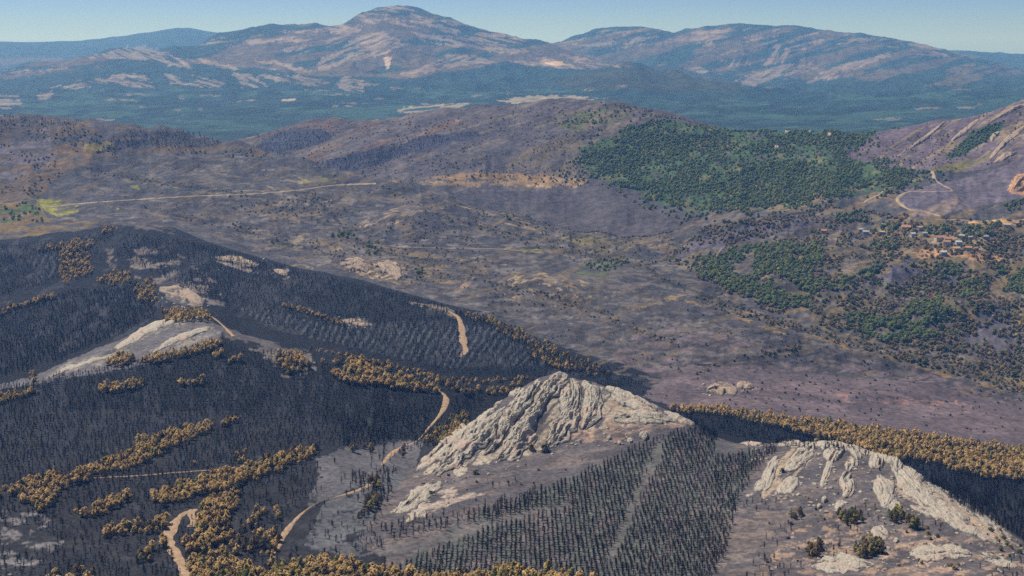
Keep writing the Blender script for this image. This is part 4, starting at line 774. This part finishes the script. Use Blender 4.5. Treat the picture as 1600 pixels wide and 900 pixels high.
P('brown pine on the thin terrace of the striped slope', 'pines on the terrace of the striped slope', [[(440, 472), (500, 488), (545, 505), (540, 509), (495, 494), (440, 477)]], [2], 6, 4, (.6, .9), BR + [6], shift=4, warp=3)
P('drab pine along the shoulder behind the plantation hill', 'drab pines along the plantation shoulder', [[(690, 478), (760, 492), (830, 520), (880, 545), (960, 580), (940, 585), (880, 575), (820, 535), (760, 505)], [(815, 530), (850, 530), (885, 560), (870, 575), (830, 555)]], [2], 7, 4, (.7, 1.0), [6, 6, 5, 0, 1], shift=4, keep=.75)
P('orange pine in the wide belt behind the right ridge', 'pines of the wide belt behind the right ridge', [[(1048, 634), (1120, 634), (1200, 643), (1300, 658), (1400, 670), (1500, 684), (1610, 700), (1800, 720), (1800, 760), (1610, 748), (1540, 736), (1500, 726), (1430, 716), (1380, 716), (1330, 698), (1290, 686), (1200, 660), (1120, 644), (1050, 640)]], [1], 7.5, 4.6, (.9, 1.25), BR + [5], shift=6, warp=5)
P('orange pine in the thin row under the wide belt', 'pines of the thin row under the wide belt', [[(1478, 722), (1510, 724), (1545, 733), (1600, 740), (1600, 746), (1540, 741), (1490, 731)]], [1, 0], 7, 5, (.9, 1.2), shift=8, warp=3)
P('olive pine in the clump beside the track behind the rocky hill', 'olive pines beside the upper track', [[(662, 684), (690, 660), (715, 645), (738, 642), (734, 658), (705, 676), (680, 690)]], [0, 1], 8, 6, (.8, 1.1), OLV, shift=8, warp=3)
P('round drab pine beside the dirt track', 'drab pines beside the track', [[(622, 694), (636, 690), (640, 704), (626, 708)], [(566, 690), (580, 688), (584, 700), (568, 702)], [(570, 770), (590, 765), (596, 790), (560, 800)], [(575, 745), (590, 742), (592, 756), (578, 758)], [(545, 692), (556, 690), (556, 700), (546, 700)], [(725, 600), (736, 600), (736, 612), (726, 612)]], [0, 1], 10, 7, (.8, 1.1), [6, 5, 6, 6], shift=9, warp=1)
P('olive brown pine on the bare right ridge', 'pines on the bare right ridge', [[(1308, 798), (1340, 795), (1352, 808), (1320, 812)], [(1386, 792), (1412, 798), (1412, 810), (1388, 806)], [(1330, 850), (1372, 842), (1384, 858), (1345, 866)], [(1258, 850), (1280, 846), (1284, 862), (1262, 866)], [(1234, 796), (1252, 792), (1254, 804), (1236, 806)], [(1418, 806), (1434, 808), (1434, 818), (1420, 818)]], [0], 9, 6, (.85, 1.2), [5, 6, 5, 6, 7], shift=9, warp=2)
# burnt trees
DH = [[(1030, 690), (1040, 690), (1010, 760), (985, 820), (962, 880), (950, 880), (975, 815), (1000, 755)], band([(600, 866), (690, 848), (770, 822), (830, 804), (890, 792)], 5)]
rows('burnt', [[(745, 802), (850, 768), (960, 718), (1012, 692), (1070, 674), (1110, 668), (1122, 690), (1116, 718), (1162, 712), (1200, 700), (1216, 702), (1172, 745), (1152, 790), (1142, 850), (1112, 910), (620, 910), (650, 872), (720, 848), (770, 826)]], [0], 3.6, 5.6, (.55, 1.0), 'bare black tree in the plantation rows below the rocky hill', 'burnt trees in the rows below the rocky hill', .2, .95, holes=DH, gaps=False)
rows('burnt', [[(590, 835), (640, 812), (745, 795), (850, 766), (860, 786), (760, 814), (600, 850)]], [0], 4.2, 7.5, (.6, 1.05), 'bare black tree in the strip above the pale plantation lane', 'burnt trees above the plantation lane', .25, .95)
rows('burnt', [[(-200, 630), (0, 606), (100, 588), (350, 540), (450, 556), (600, 598), (690, 604), (690, 640), (650, 682), (560, 702), (500, 696), (440, 700), (240, 765), (120, 795), (0, 770), (-200, 770)]], [0, 1], 4.4, 8.5, (.6, .95), 'bare black tree in the large left plantation', 'burnt trees of the large left plantation', .25, .95)
rows('burnt', [[(-200, 770), (0, 770), (120, 795), (240, 765), (440, 700), (500, 696), (500, 770), (455, 800), (430, 850), (420, 905), (-200, 905)]], [0], 4.4, 8.5, (.55, .9), 'bare black tree in the dark lower left stand', 'burnt trees of the lower left stand', .45, .85, holes=[band([(292, 908), (272, 862), (264, 846), (267, 828), (287, 803), (303, 797)], 8), [(0, 830), (50, 820), (80, 850), (20, 870)]])
rows('burnt', [[(-200, 500), (0, 485), (100, 458), (230, 445), (242, 498), (150, 540), (62, 575), (0, 592), (-200, 600)]], [1, 2], 4.6, 9, (.75, 1.0), 'bare black tree on the dark left slope', 'burnt trees of the dark left slope', .3, .95, yr=(1500, 2200))
rows('burnt', [[(200, 362), (330, 387), (500, 432), (700, 482), (820, 527), (1010, 604), (960, 612), (830, 592), (700, 582), (560, 548), (430, 512), (360, 482), (250, 432), (180, 402)], [(-200, 395), (0, 387), (100, 377), (180, 365), (150, 400), (80, 440), (0, 465), (-200, 470)]], [1, 2], 4.8, 9.5, (.7, .95), 'bare black tree on the striped plantation hill', 'burnt trees of the striped plantation hill', .3, .8, yr=(1650, 2480),
     holes=[band([(700, 486), (716, 496), (721, 512), (724, 534), (727, 552)], 5)])
rows('burnt', [[(1060, 646), (1120, 648), (1200, 664), (1290, 692), (1330, 702), (1370, 716), (1240, 700), (1100, 672)], [(1385, 704), (1480, 718), (1620, 740), (1800, 765), (1800, 900), (1620, 860), (1500, 790), (1430, 735)]], [0, 1], 4.6, 9, (.85, 1.1), 'bare black tree in the valley behind the right ridge', 'burnt trees of the valley behind the right ridge', .3, .95, yr=(1000, 1700))
rows('burnt', [[(550, 745), (622, 738), (612, 800), (560, 805)], [(640, 695), (690, 655), (684, 690), (650, 705)], [(700, 628), (762, 618), (742, 646), (712, 652)], [(530, 650), (680, 640), (640, 690), (540, 700)]], [0, 1], 5, 9, (.8, 1.2), 'bare black tree beside the track left of the rocky hill', 'burnt trees beside the upper track', .45, .8, yr=(1150, 1600))
sow('burnt', [[(1330, 780), (1400, 785), (1420, 800), (1330, 810)], [(1290, 805), (1340, 800), (1340, 830), (1290, 830)], [(1170, 770), (1220, 765), (1230, 790), (1160, 795)], [(1190, 830), (1240, 800), (1230, 840), (1190, 880)], [(1290, 850), (1330, 835), (1340, 860), (1290, 870)], [(760, 745), (830, 738), (830, 752), (760, 755)], [(530, 800), (600, 790), (600, 860), (530, 860)], [(1440, 805), (1475, 812), (1470, 825), (1440, 820)], [(1530, 870), (1600, 860), (1600, 900), (1530, 900)], [(1180, 860), (1260, 880), (1240, 910), (1150, 910)]], [0], 9, 8, (.45, .8), 'small bare black tree scattered on ashen ground of the rocky ridges', 'small burnt trees on the ashen ridges', shift=8, keep=.55)
sow('burnt', [[(150, 240), (200, 204), (300, 206), (345, 224), (300, 236), (230, 228)], [(390, 238), (430, 210), (500, 204), (530, 214), (490, 228), (440, 244)], [(480, 264), (560, 242), (640, 218), (750, 208), (660, 237), (560, 270)], [(0, 180), (120, 193), (120, 200), (0, 188)]], [4, 5], 5, 3, (.9, 1.3), 'bare black tree on the far hills', 'burnt trees on the far hills', keep=.7)
sow('burnt', [[(495, 720), (560, 695), (645, 690), (640, 740), (590, 750), (500, 790)], [(500, 790), (600, 800), (600, 860), (450, 860)]], [0], 10, 7, (.5, 1.0), 'bare black tree in the grey clearing beside the track', 'burnt trees in the grey clearing', shift=8, keep=.5, patchy=(30, .5))
for polys, lays in BELTS[:-1]: sow('burnt', polys, lays, 15, 8, (.8, 1.25), 'bare black tree standing among scorched pines', 'burnt trees among the scorched pines', shift=10, keep=.55, warp=18)
# green oaks
O = lambda lab, grp, polys, lays, sx, sy, size, **k: sow('oak', polys, lays, sx, sy, size, lab, grp, **k)
GLADE = fbm(np.zeros(1), np.zeros(1))
O('dark green oak in the wide wood on the central hill', 'oaks of the wide wood on the central hill', GRN, [4, 5], 3.8, 2.0, (.5, 1.1), keep=.9, warp=36, patchy=(34, .40))
O('dark green oak in the wood below the scrub hillside', 'oaks of the wood below the scrub hillside', [[(1075, 415), (1130, 400), (1200, 386), (1285, 388), (1275, 430), (1230, 450), (1225, 480), (1180, 470)], [(1220, 470), (1260, 430), (1285, 440), (1270, 485), (1240, 492)]], [4], 4.6, 2.3, (.5, 1.15), warp=32, patchy=(26, .40))
O('dark green oak in the strip near the burnt field edge', 'oaks in the strip near the burnt field', [[(1315, 502), (1400, 490), (1430, 470), (1490, 475), (1470, 505), (1430, 538), (1400, 543)], [(1560, 430), (1610, 415), (1610, 470), (1580, 460)]], [4], 4.6, 2.3, (.5, 1.15), warp=32, patchy=(26, .40))
O('dark green oak around the hamlet houses', 'oaks around the hamlet', [[(1300, 335), (1350, 330), (1350, 348), (1310, 350)], [(1340, 385), (1400, 375), (1410, 388), (1350, 395)], [(1372, 350), (1400, 352), (1395, 366), (1375, 362)], [(1445, 355), (1485, 352), (1480, 370), (1450, 370)], [(1500, 355), (1535, 352), (1535, 372), (1505, 370)], [(1535, 350), (1560, 350), (1555, 368), (1535, 368)], [(1455, 410), (1500, 415), (1500, 430), (1460, 430)], [(1500, 445), (1540, 440), (1540, 465), (1505, 465)], [(1290, 450), (1330, 430), (1390, 405), (1380, 420), (1310, 455)], [(1570, 320), (1600, 310), (1600, 330), (1575, 335)]], [4], 6, 3.4, (.8, 1.2), keep=.8)
O('green oak in the hollow of the right hill', 'oaks in the hollow of the right hill', [[(1478, 248), (1520, 206), (1568, 190), (1558, 212), (1500, 245)]], [5], 5, 3, (.7, 1.0))
O('green oak in the thicket on the middle plain', 'oaks of the thicket on the middle plain', [[(905, 418), (950, 402), (985, 412), (945, 430)], [(570, 378), (596, 375), (598, 398), (574, 400)], [(515, 360), (545, 362), (560, 375), (520, 372)], [(625, 425), (660, 420), (660, 432), (630, 436)], [(780, 335), (800, 335), (806, 345), (790, 348)]], [3, 4], 6.5, 4, (.6, 1.0), keep=.7, warp=3)
O('green oak on the left hill above the yellow meadow', 'oaks on the left hill by the meadow', [[(0, 330), (40, 315), (72, 330), (60, 345), (0, 350)], [(140, 236), (170, 226), (180, 232), (150, 242)], [(50, 345), (70, 335), (75, 345), (60, 352)]], [3, 4], 6.5, 4, (.6, 1.0), keep=.5)
O('green oak in the open glades on top of the central hill', 'oaks on top of the central hill', [[(880, 192), (905, 170), (960, 168), (985, 180), (940, 195)], [(930, 158), (1010, 170), (1050, 182), (1110, 195), (1040, 190), (960, 175)]], [5], 5, 3, (.6, .9), keep=.45)
O('green oak standing loose around the wide wood', 'oaks loose around the wide wood', [[(880, 285), (895, 225), (960, 190), (1040, 180), (1220, 200), (1400, 200), (1360, 240), (1440, 255), (1500, 275), (1440, 300), (1340, 320), (1200, 345), (1060, 345), (940, 300)]], [4, 5], 6.5, 3.4, (.5, 1.05), keep=.5, warp=30, patchy=(24, .45))
O('green oak standing loose on the scrub hillside', 'oaks loose on the scrub hillside', [[(1060, 410), (1250, 360), (1600, 350), (1600, 560), (1400, 545), (1240, 498)]], [4], 9, 5, (.5, 1.05), keep=.3, patchy=(40, .5))
# scrub
S = lambda lab, grp, polys, lays, sx, sy, size, var=None, **k: sow('scrub', polys, lays, sx, sy, size, lab, grp, var, **k)
S('dry brown bush on the scrub hillside below the hamlet', 'bushes of the scrub hillside', [[(1040, 405), (1100, 355), (1300, 320), (1400, 335), (1600, 345), (1620, 600), (1400, 548), (1250, 502), (1180, 480)]], [4], 5, 2.8, (.8, 2.2), keep=.8, patchy=(26, .47))
S('yellow brown bush on the edge of the grey burnt field', 'bushes on the edge of the burnt field', [[(1060, 458), (1150, 478), (1250, 506), (1400, 550), (1500, 576), (1610, 612), (1610, 622), (1500, 588), (1400, 562), (1250, 520), (1130, 488)], [(1380, 552), (1500, 560), (1600, 590), (1600, 612), (1480, 580)]], [3, 4], 6, 3, (.9, 1.7), [0, 2, 3, 4], keep=.7)
S('dry bush on the far left hill', 'bushes on the far left hill', [[(-100, 180), (130, 196), (200, 235), (120, 262), (60, 300), (0, 345), (-100, 350)], [(190, 225), (300, 235), (400, 235), (430, 250), (280, 242)]], [4], 6, 3, (.6, 1.7), [0, 2, 3, 0], keep=.6, patchy=(30, .5))
S('dry bush in the stony ground of the middle plain', 'bushes in the stony middle plain', [[(480, 380), (560, 350), (700, 330), (760, 400), (760, 440), (640, 445), (520, 415)], [(640, 300), (760, 322), (860, 350), (1000, 410), (960, 415), (820, 360), (700, 325)], [(860, 370), (930, 350), (1040, 400), (1000, 415), (900, 415)], [(900, 330), (1000, 312), (1060, 330), (1060, 400), (980, 380)], [(340, 330), (480, 300), (560, 320), (520, 345)]], [3, 4], 8, 4, (.6, 1.3), [0, 1, 2, 3, 4], keep=.42)
S('pale bush on the central hill slopes', 'bushes on the central hill', [[(390, 215), (520, 186), (700, 168), (870, 155), (930, 160), (920, 290), (620, 285), (500, 260)], [(1320, 240), (1450, 195), (1600, 165), (1600, 250), (1450, 275)], [(640, 280), (910, 275), (920, 295), (680, 293)]], [4, 5], 6, 3, (.6, 1.6), [0, 2, 2, 3], keep=.5, patchy=(30, .5))
S('dry bush along a drainage line of the burnt valley', 'bushes along the drainage lines', [band(d_, 5) for d_ in DRAINS], [2, 3, 4], 6, 3.2, (.5, 1.4), keep=.5, warp=16)
S('low round bush on the pale shelves of the right ridge', 'low bushes on the right ridge', [[(1440, 820), (1470, 825), (1470, 848), (1440, 845)], [(1540, 815), (1600, 845), (1600, 890), (1550, 850)], [(1420, 875), (1440, 872), (1440, 885), (1420, 885)], [(1480, 880), (1500, 880), (1500, 890), (1480, 890)]], [0], 12, 8, (.7, 1.2), [0, 2, 3, 4], keep=.7)
for (x, y, s_, v, lab, grp) in [(921, 603, 1.5, 4, 'green bush near the summit of the rocky hill', None), (832, 703, 1.9, 2, 'golden round bush at the foot of the rocky hill, left of a taller one', None), (851, 704, 2.4, 2, 'taller golden bush at the foot of the rocky hill', None),
    (845, 601, 1.2, 2, 'small tan bush on the left skyline below the summit', None), (744, 741, 1.6, 4, 'small green bush on the ash slope left of thin burnt trees', None), (1223, 738, 1.4, 4, 'flat green bush between ribs of the right ridge', None),
    (1278, 688, 1.6, 3, 'olive bush in the gap between two teeth of the right ridge', None), (661, 756, 1.0, 1, 'dark low bush on the isolated slab', None), (673, 773, 1.1, 4, 'green low bush on the isolated slab', None)]:
    X, Y, _ = locate([x], [y], [0]); put('scrub', X, Y, (s_, s_), lab, grp, [v])
S('olive bush in the glades of the oak wood', 'bushes in the oak wood glades', GRN, [4, 5], 6, 3, (.8, 1.7), [0, 2, 4, 4, 3], keep=.5)
T_ = lambda lab, grp, polys, lays, sx, sy, size, **k: sow('stone', polys, lays, sx, sy, size, lab, grp, **k)
T_('pale stone lying at the foot of the rocky hill crags', 'stones at the foot of the rocky hill', [[(640, 745), (700, 725), (800, 715), (880, 690), (960, 665), (1060, 660), (1090, 668), (1000, 690), (900, 705), (800, 735), (700, 760)], [(610, 805), (650, 755), (740, 760), (720, 800), (650, 815)]], [0], 9, 5, (.4, 1.7), keep=.45, patchy=(16, .46))
T_('pale stone among the crags of the right ridge', 'stones among the crags of the right ridge', [[(1150, 695), (1215, 685), (1260, 690), (1350, 700), (1420, 722), (1460, 760), (1440, 800), (1380, 800), (1300, 800), (1230, 790), (1170, 775)]], [0], 8, 5, (.5, 2.2), keep=.5, patchy=(20, .5))
T_('pale stone on the stepped shelves of the lower right', 'stones on the lower right shelves', [[(1400, 770), (1470, 770), (1600, 850), (1600, 895), (1200, 895), (1240, 850), (1340, 830)]], [0], 9, 5, (.4, 1.8), keep=.5, patchy=(22, .5))
T_('pale stone on the left burnt spur', 'stones on the left burnt spur', [[(70, 592), (160, 550), (240, 508), (300, 492), (345, 512), (280, 545), (160, 575)]], [0, 1], 7, 4, (.5, 1.6), keep=.4, patchy=(16, .48))
T_('pale stone on the plantation hill', 'stones on the plantation hill', [[(330, 400), (405, 400), (455, 435), (330, 425)], [(240, 440), (330, 450), (330, 485), (250, 480)], [(525, 495), (585, 500), (580, 516), (525, 512)]], [2], 6, 3.5, (.7, 2.0), keep=.4)
T_('pale stone on the stony plain behind the plantation ridge', 'stones on the stony plain', [[(520, 405), (560, 395), (640, 415), (640, 445), (560, 435)], [(1090, 600), (1190, 598), (1190, 620), (1090, 620)]], [2, 3], 7, 4, (.7, 2.2), keep=.4)
K_ = lambda lab, grp, polys, lays, sx, sy, size, **k: sow('char', polys, lays, sx, sy, size, lab, grp, **k)
K_('charred black bush on the grey field in front of the wood', 'charred bushes on the grey field', [[(900, 590), (1000, 520), (1080, 470), (1250, 520), (1400, 565), (1600, 620), (1600, 690), (1300, 650), (1050, 632)]], [2, 3], 13, 7, (.4, 1.1), keep=.62, patchy=(44, .47))
K_('charred bush on the grey plain behind the plantation hill', 'charred bushes on the grey plain', [[(250, 250), (500, 270), (700, 330), (900, 440), (1000, 520), (900, 545), (700, 470), (500, 420), (260, 345), (120, 330), (150, 260)]], [3, 4], 14, 7, (.4, 1.05), keep=.5, patchy=(44, .48))
K_('charred bush on the burnt slopes of the central hill', 'charred bushes on the central hill', [[(500, 262), (640, 220), (880, 160), (1000, 172), (920, 285), (620, 285)]], [5], 10, 4, (.5, 1.2), keep=.6, patchy=(40, .5))
K_('charred low bush on the ash of the rocky ridges', 'charred bushes on the rocky ridges', [[(650, 750), (760, 720), (900, 690), (1000, 680), (840, 760), (720, 790)], [(1200, 720), (1340, 700), (1560, 840), (1600, 890), (1200, 890)]], [0], 22, 13, (.35, .8), keep=.35)

# individuals: the 300 that show largest of each kind; the others as one object of stuff
INFO = {'pine': ('scorched_pine', 'pine tree', 'scorched_pine_mass'), 'burnt': ('burnt_tree', 'burnt tree', 'burnt_tree_mass'), 'oak': ('oak_tree', 'oak tree', 'oak_wood'),
        'stone': ('boulder', 'boulder', 'scree'), 'scrub': ('scrub_bush', 'bush', 'scrub_mass'), 'char': ('charred_bush', 'burnt bush', 'charred_scrub_mass')}
HT = {'stone': 2, 'pine': 9.6, 'burnt': 10, 'oak': 7, 'scrub': 3, 'char': 3}
def stuff_points(name, kind, A):
    protos = []
    for k, parts in enumerate(PROTO[kind]):
        me = bpy.data.meshes.new(kind + '_whole'); V, F, Mi, off = [], [], [], 0
        bmx = bmesh.new()
        for i, (nm, pm) in enumerate(parts):
            n0 = len(bmx.faces); bmx.from_mesh(pm); bmx.faces.ensure_lookup_table()
            for f in bmx.faces[n0:]: f.material_index = i
            me.materials.append(pm.materials[0])
        bmx.to_mesh(me); bmx.free(); protos.append(bpy.data.objects.new(kind + '_whole', me))
    me = bpy.data.meshes.new(name); me.vertices.add(len(A))
    Z = ground(A[:, 0], A[:, 1])
    me.vertices.foreach_set('co', np.stack([A[:, 0], A[:, 1], Z], 1).astype(np.float32).ravel())
    for nm, arr in (('sc', A[:, 2]), ('rot', A[:, 3]), ('var', A[:, 4])):
        at = me.attributes.new(nm, 'FLOAT', 'POINT'); at.data.foreach_set('value', arr.astype(np.float32))
    g = bpy.data.node_groups.new(name, 'GeometryNodeTree'); g.is_modifier = True
    g.interface.new_socket('Geometry', in_out='INPUT', socket_type='NodeSocketGeometry'); g.interface.new_socket('Geometry', in_out='OUTPUT', socket_type='NodeSocketGeometry')
    N, L = g.nodes, g.links; gi = N.new('NodeGroupInput'); go = N.new('NodeGroupOutput'); jn = N.new('GeometryNodeJoinGeometry')
    def attr(nm):
        a = N.new('GeometryNodeInputNamedAttribute'); a.data_type = 'FLOAT'; a.inputs['Name'].default_value = nm; return a.outputs['Attribute']
    sc, rot, var = attr('sc'), attr('rot'), attr('var')
    cx = N.new('ShaderNodeCombineXYZ'); L.new(rot, cx.inputs['Z'])
    for k, po in enumerate(protos):
        oi = N.new('GeometryNodeObjectInfo'); oi.inputs['Object'].default_value = po; oi.inputs['As Instance'].default_value = True
        cm = N.new('FunctionNodeCompare'); cm.data_type = 'FLOAT'; cm.operation = 'EQUAL'; cm.inputs['Epsilon'].default_value = .1; L.new(var, cm.inputs[0]); cm.inputs[1].default_value = k
        ip = N.new('GeometryNodeInstanceOnPoints'); L.new(gi.outputs[0], ip.inputs['Points']); L.new(cm.outputs[0], ip.inputs['Selection'])
        L.new(oi.outputs['Geometry'], ip.inputs['Instance']); L.new(cx.outputs[0], ip.inputs['Rotation']); L.new(sc, ip.inputs['Scale']); L.new(ip.outputs[0], jn.inputs[0])
    L.new(jn.outputs[0], go.inputs[0])
    o = place(name, me, kind='stuff'); md = o.modifiers.new('scatter', 'NODES'); md.node_group = g
    return o
for kind, lst in PLANTS.items():
    A = np.concatenate(lst); name, cat, mass = INFO[kind]
    px = A[:, 0] / A[:, 1] * FPX + 800
    py = HOR - ground(A[:, 0], A[:, 1]) / A[:, 1] * FPX
    inframe = (px > 4) & (px < 1596) & (py < 905)
    key = np.where(inframe, A[:, 2] * HT[kind] / A[:, 1], 0)
    solo = np.array([LABELS[int(i)][1] is None for i in A[:, 5]]); key[solo] += 10
    order = np.argsort(-key); big, rest = A[order[:295]], A[order[295:]]
    LB = [LABELS[int(i)][0] for i in A[:, 5]]
    for li in set(A[order[:295], 5]):
        if LABELS[int(li)][1] is None: continue
        idx = [i for i in order[:295] if A[i, 5] == li]
        if len(idx) < 4: continue
        idx = np.array(idx); qx = px[idx]; lo, hi = qx.min(), qx.max()
        for i in idx:
            t = (px[i] - lo) / (hi - lo + 1e-6)
            if len(idx) >= 12: LB[i] += ', ' + ('left end' if t < .2 else 'left half' if t < .45 else 'middle' if t < .6 else 'right half' if t < .82 else 'right end')
        for w_, i in (('leftmost', idx[qx.argmin()]), ('rightmost', idx[qx.argmax()]), ('nearest', idx[py[idx].argmax()]), ('farthest', idx[py[idx].argmin()])):
            LB[i] = w_ + ' ' + LABELS[int(li)][0]
    BIGL = [LB[i] for i in order[:295]]
    print(kind, len(A))
    Z = ground(big[:, 0], big[:, 1])
    for (x, y, s, r, v, li), z, lab in zip(big, Z, BIGL):
        grp = LABELS[int(li)][1]; parts = PROTO[kind][int(v)]
        if len(parts) == 1:
            t = bpy.data.objects.new(name, parts[0][1]); COL.objects.link(t)
        else:
            t = bpy.data.objects.new(name, None); COL.objects.link(t)
            for nm, pm in parts:
                c = bpy.data.objects.new(nm, pm); COL.objects.link(c); c.parent = t
        t.location = (x, y, z); t.rotation_euler = (0, 0, r); t.scale = (s, s, s)
        t['label'] = lab; t['category'] = cat
        if grp: t['group'] = grp
    if len(rest): stuff_points(mass, kind, rest)

# ------------------------------------------------------------------ the hamlet
def box(bm, x0, x1, y0, y1, z0, z1):
    v = [bm.verts.new(p) for p in ((x0, y0, z0), (x1, y0, z0), (x1, y1, z0), (x0, y1, z0), (x0, y0, z1), (x1, y0, z1), (x1, y1, z1), (x0, y1, z1))]
    for f in ((0, 3, 2, 1), (4, 5, 6, 7), (0, 1, 5, 4), (1, 2, 6, 5), (2, 3, 7, 6), (3, 0, 4, 7)): bm.faces.new([v[i] for i in f])
def flat(name, c):
    return simple_mat(name, tuple(.8 * q for q in c), tuple(min(1.1 * q, .9) for q in c), .6)
WALLS = {'white': flat('whitewash', (.60, .58, .54)), 'cream': flat('cream_render', (.58, .46, .33)), 'grey': flat('grey_render', (.42, .40, .38)), 'ochre': flat('ochre_render', (.62, .40, .20))}
ROOFS = {'orange': flat('orange_tiles', (.46, .24, .15)), 'brown': flat('brown_tiles', (.36, .22, .15)), 'grey': flat('grey_sheet', (.40, .42, .45)), 'tan': flat('tan_tiles', (.55, .38, .24)), 'white': flat('white_sheet', (.56, .56, .56))}
M_DK = flat('dark_opening', (.05, .05, .055))
def bmo(name, bm, m, parent):
    me = bpy.data.meshes.new(name); bm.to_mesh(me); bm.free(); me.materials.append(m); return place(name, me, parent)
for px_, py_, w_, wall, roof, lab in [
  (1416, 358, 15, 'cream', 'orange', 'house with bright orange roof at the top of the hamlet'), (1426, 368, 9, 'white', 'white', 'small white cube house below the bright orange roof'),
  (1380, 353, 6, 'white', 'white', 'tiny white house among trees left of the orange roof'), (1353, 365, 10, 'grey', 'grey', 'long grey shed at the far left of the hamlet'), (1379, 365, 8, 'grey', 'tan', 'tan roofed shed right of the long grey shed'),
  (1399, 366, 6, 'cream', 'brown', 'small brown roofed house below the tree clump'), (1437, 358, 9, 'grey', 'tan', 'dull tan roofed house right of the bright orange roof'), (1445, 367, 8, 'grey', 'grey', 'grey roofed house right of the white cube house'),
  (1467, 374, 13, 'white', 'orange', 'white walled house with orange roof in the middle of the hamlet'), (1481, 376, 13, 'ochre', 'orange', 'large ochre house with orange roof in the middle of the hamlet'), (1480, 381, 12, 'white', 'brown', 'white house in front of the ochre house'),
  (1498, 381, 10, 'white', 'white', 'bright white house right of the ochre house'), (1503, 371, 9, 'white', 'grey', 'white house with grey roof above the bright white one'), (1516, 373, 7, 'grey', 'grey', 'low grey house right of the grey roofed white one'),
  (1494, 391, 12, 'cream', 'tan', 'tan roofed house behind the orange earth bank'), (1484, 391, 6, 'cream', 'brown', 'small brown roofed house left of the tan roofed one'), (1514, 390, 11, 'cream', 'orange', 'orange roofed house right end of the lower row'),
  (1525, 390, 7, 'cream', 'brown', 'small brown house closing the lower row'), (1474, 397, 11, 'grey', 'white', 'pale sheet roofed barn on the orange earth'), (1574, 354, 11, 'white', 'tan', 'white house on the road at the right edge'), (1588, 351, 9, 'cream', 'tan', 'tan house beside the road at the right edge'),
  (1541, 372, 7, 'grey', 'grey', 'grey house half hidden by trees right of the hamlet'), (1288, 363, 9, 'ochre', 'orange', 'lone ochre house on the scrub hillside left of the hamlet'), (1345, 361, 7, 'white', 'grey', 'white shed left of the long grey shed')]:
    X, Y, Z = (float(q[0]) for q in locate([px_], [py_ + 1], [4])); W2 = w_ * Y / FPX / 2 * .9; D2 = W2 * .75; H = 4.6 + W2 * .22; RH = W2 * .42
    t = bpy.data.objects.new('house', None); COL.objects.link(t); t.location = (X, Y, Z - .3); t.rotation_euler = (0, 0, RNG.uniform(-.5, .5)); t['label'] = lab; t['category'] = 'house'
    t['group'] = 'houses of the hamlet'
    b = bmesh.new(); box(b, -W2, W2, -D2, D2, -1.5, H); bmo('wall', b, WALLS[wall], t)
    b = bmesh.new(); e = .5
    a = [b.verts.new(p) for p in ((-W2 - e, -D2 - e, H - .15), (W2 + e, -D2 - e, H - .15), (W2 + e, D2 + e, H - .15), (-W2 - e, D2 + e, H - .15), (-W2 - e, 0, H + RH), (W2 + e, 0, H + RH))]
    for f in ((0, 1, 5, 4), (2, 3, 4, 5), (0, 4, 3), (1, 2, 5), (0, 3, 2, 1)): b.faces.new([a[i] for i in f])
    rf = bmo('roof', b, ROOFS[roof], t)
    if w_ > 9:
        b = bmesh.new(); box(b, W2 * .4, W2 * .4 + .8, -.4, .4, H + RH * .5, H + RH + 1); bmo('chimney', b, WALLS[wall], rf)
    b = bmesh.new(); box(b, -.6, .6, -D2 - .06, -D2 + .02, .2, 2.4); bmo('door', b, M_DK, t)
    for s in (-1, 1):
        b = bmesh.new(); box(b, s * W2 * .55 - .6, s * W2 * .55 + .6, -D2 - .05, -D2 + .02, H * .5, H * .5 + 1.4); bmo('window', b, M_DK, t)

# ------------------------------------------------------------------ haze
hm = bpy.data.materials.new('haze'); hm.use_nodes = True; hn = hm.node_tree
hn.nodes.remove(hn.nodes['Principled BSDF'])
pv = hn.nodes.new('ShaderNodeVolumePrincipled'); pv.inputs['Color'].default_value = (0.17, 0.43, 1.0, 1)
pv.inputs['Absorption Color'].default_value = (1, 1, 1, 1); pv.inputs['Density'].default_value = 6.2e-5; pv.inputs['Anisotropy'].default_value = 0.2
hn.links.new(pv.outputs[0], hn.nodes['Material Output'].inputs['Volume'])
bm = bmesh.new(); bmesh.ops.create_cube(bm, size=1)
zb, zt = float(PTS[..., 2].min()) - 3, float(PTS[..., 2].max()) + 20
for v in bm.verts:
    v.co = (v.co.x * 26000, (v.co.y + .5) * 24500 - 400, zb if v.co.z < 0 else zt)
me = bpy.data.meshes.new('haze'); bm.to_mesh(me); me.materials.append(hm)
place('haze', me, kind='stuff')
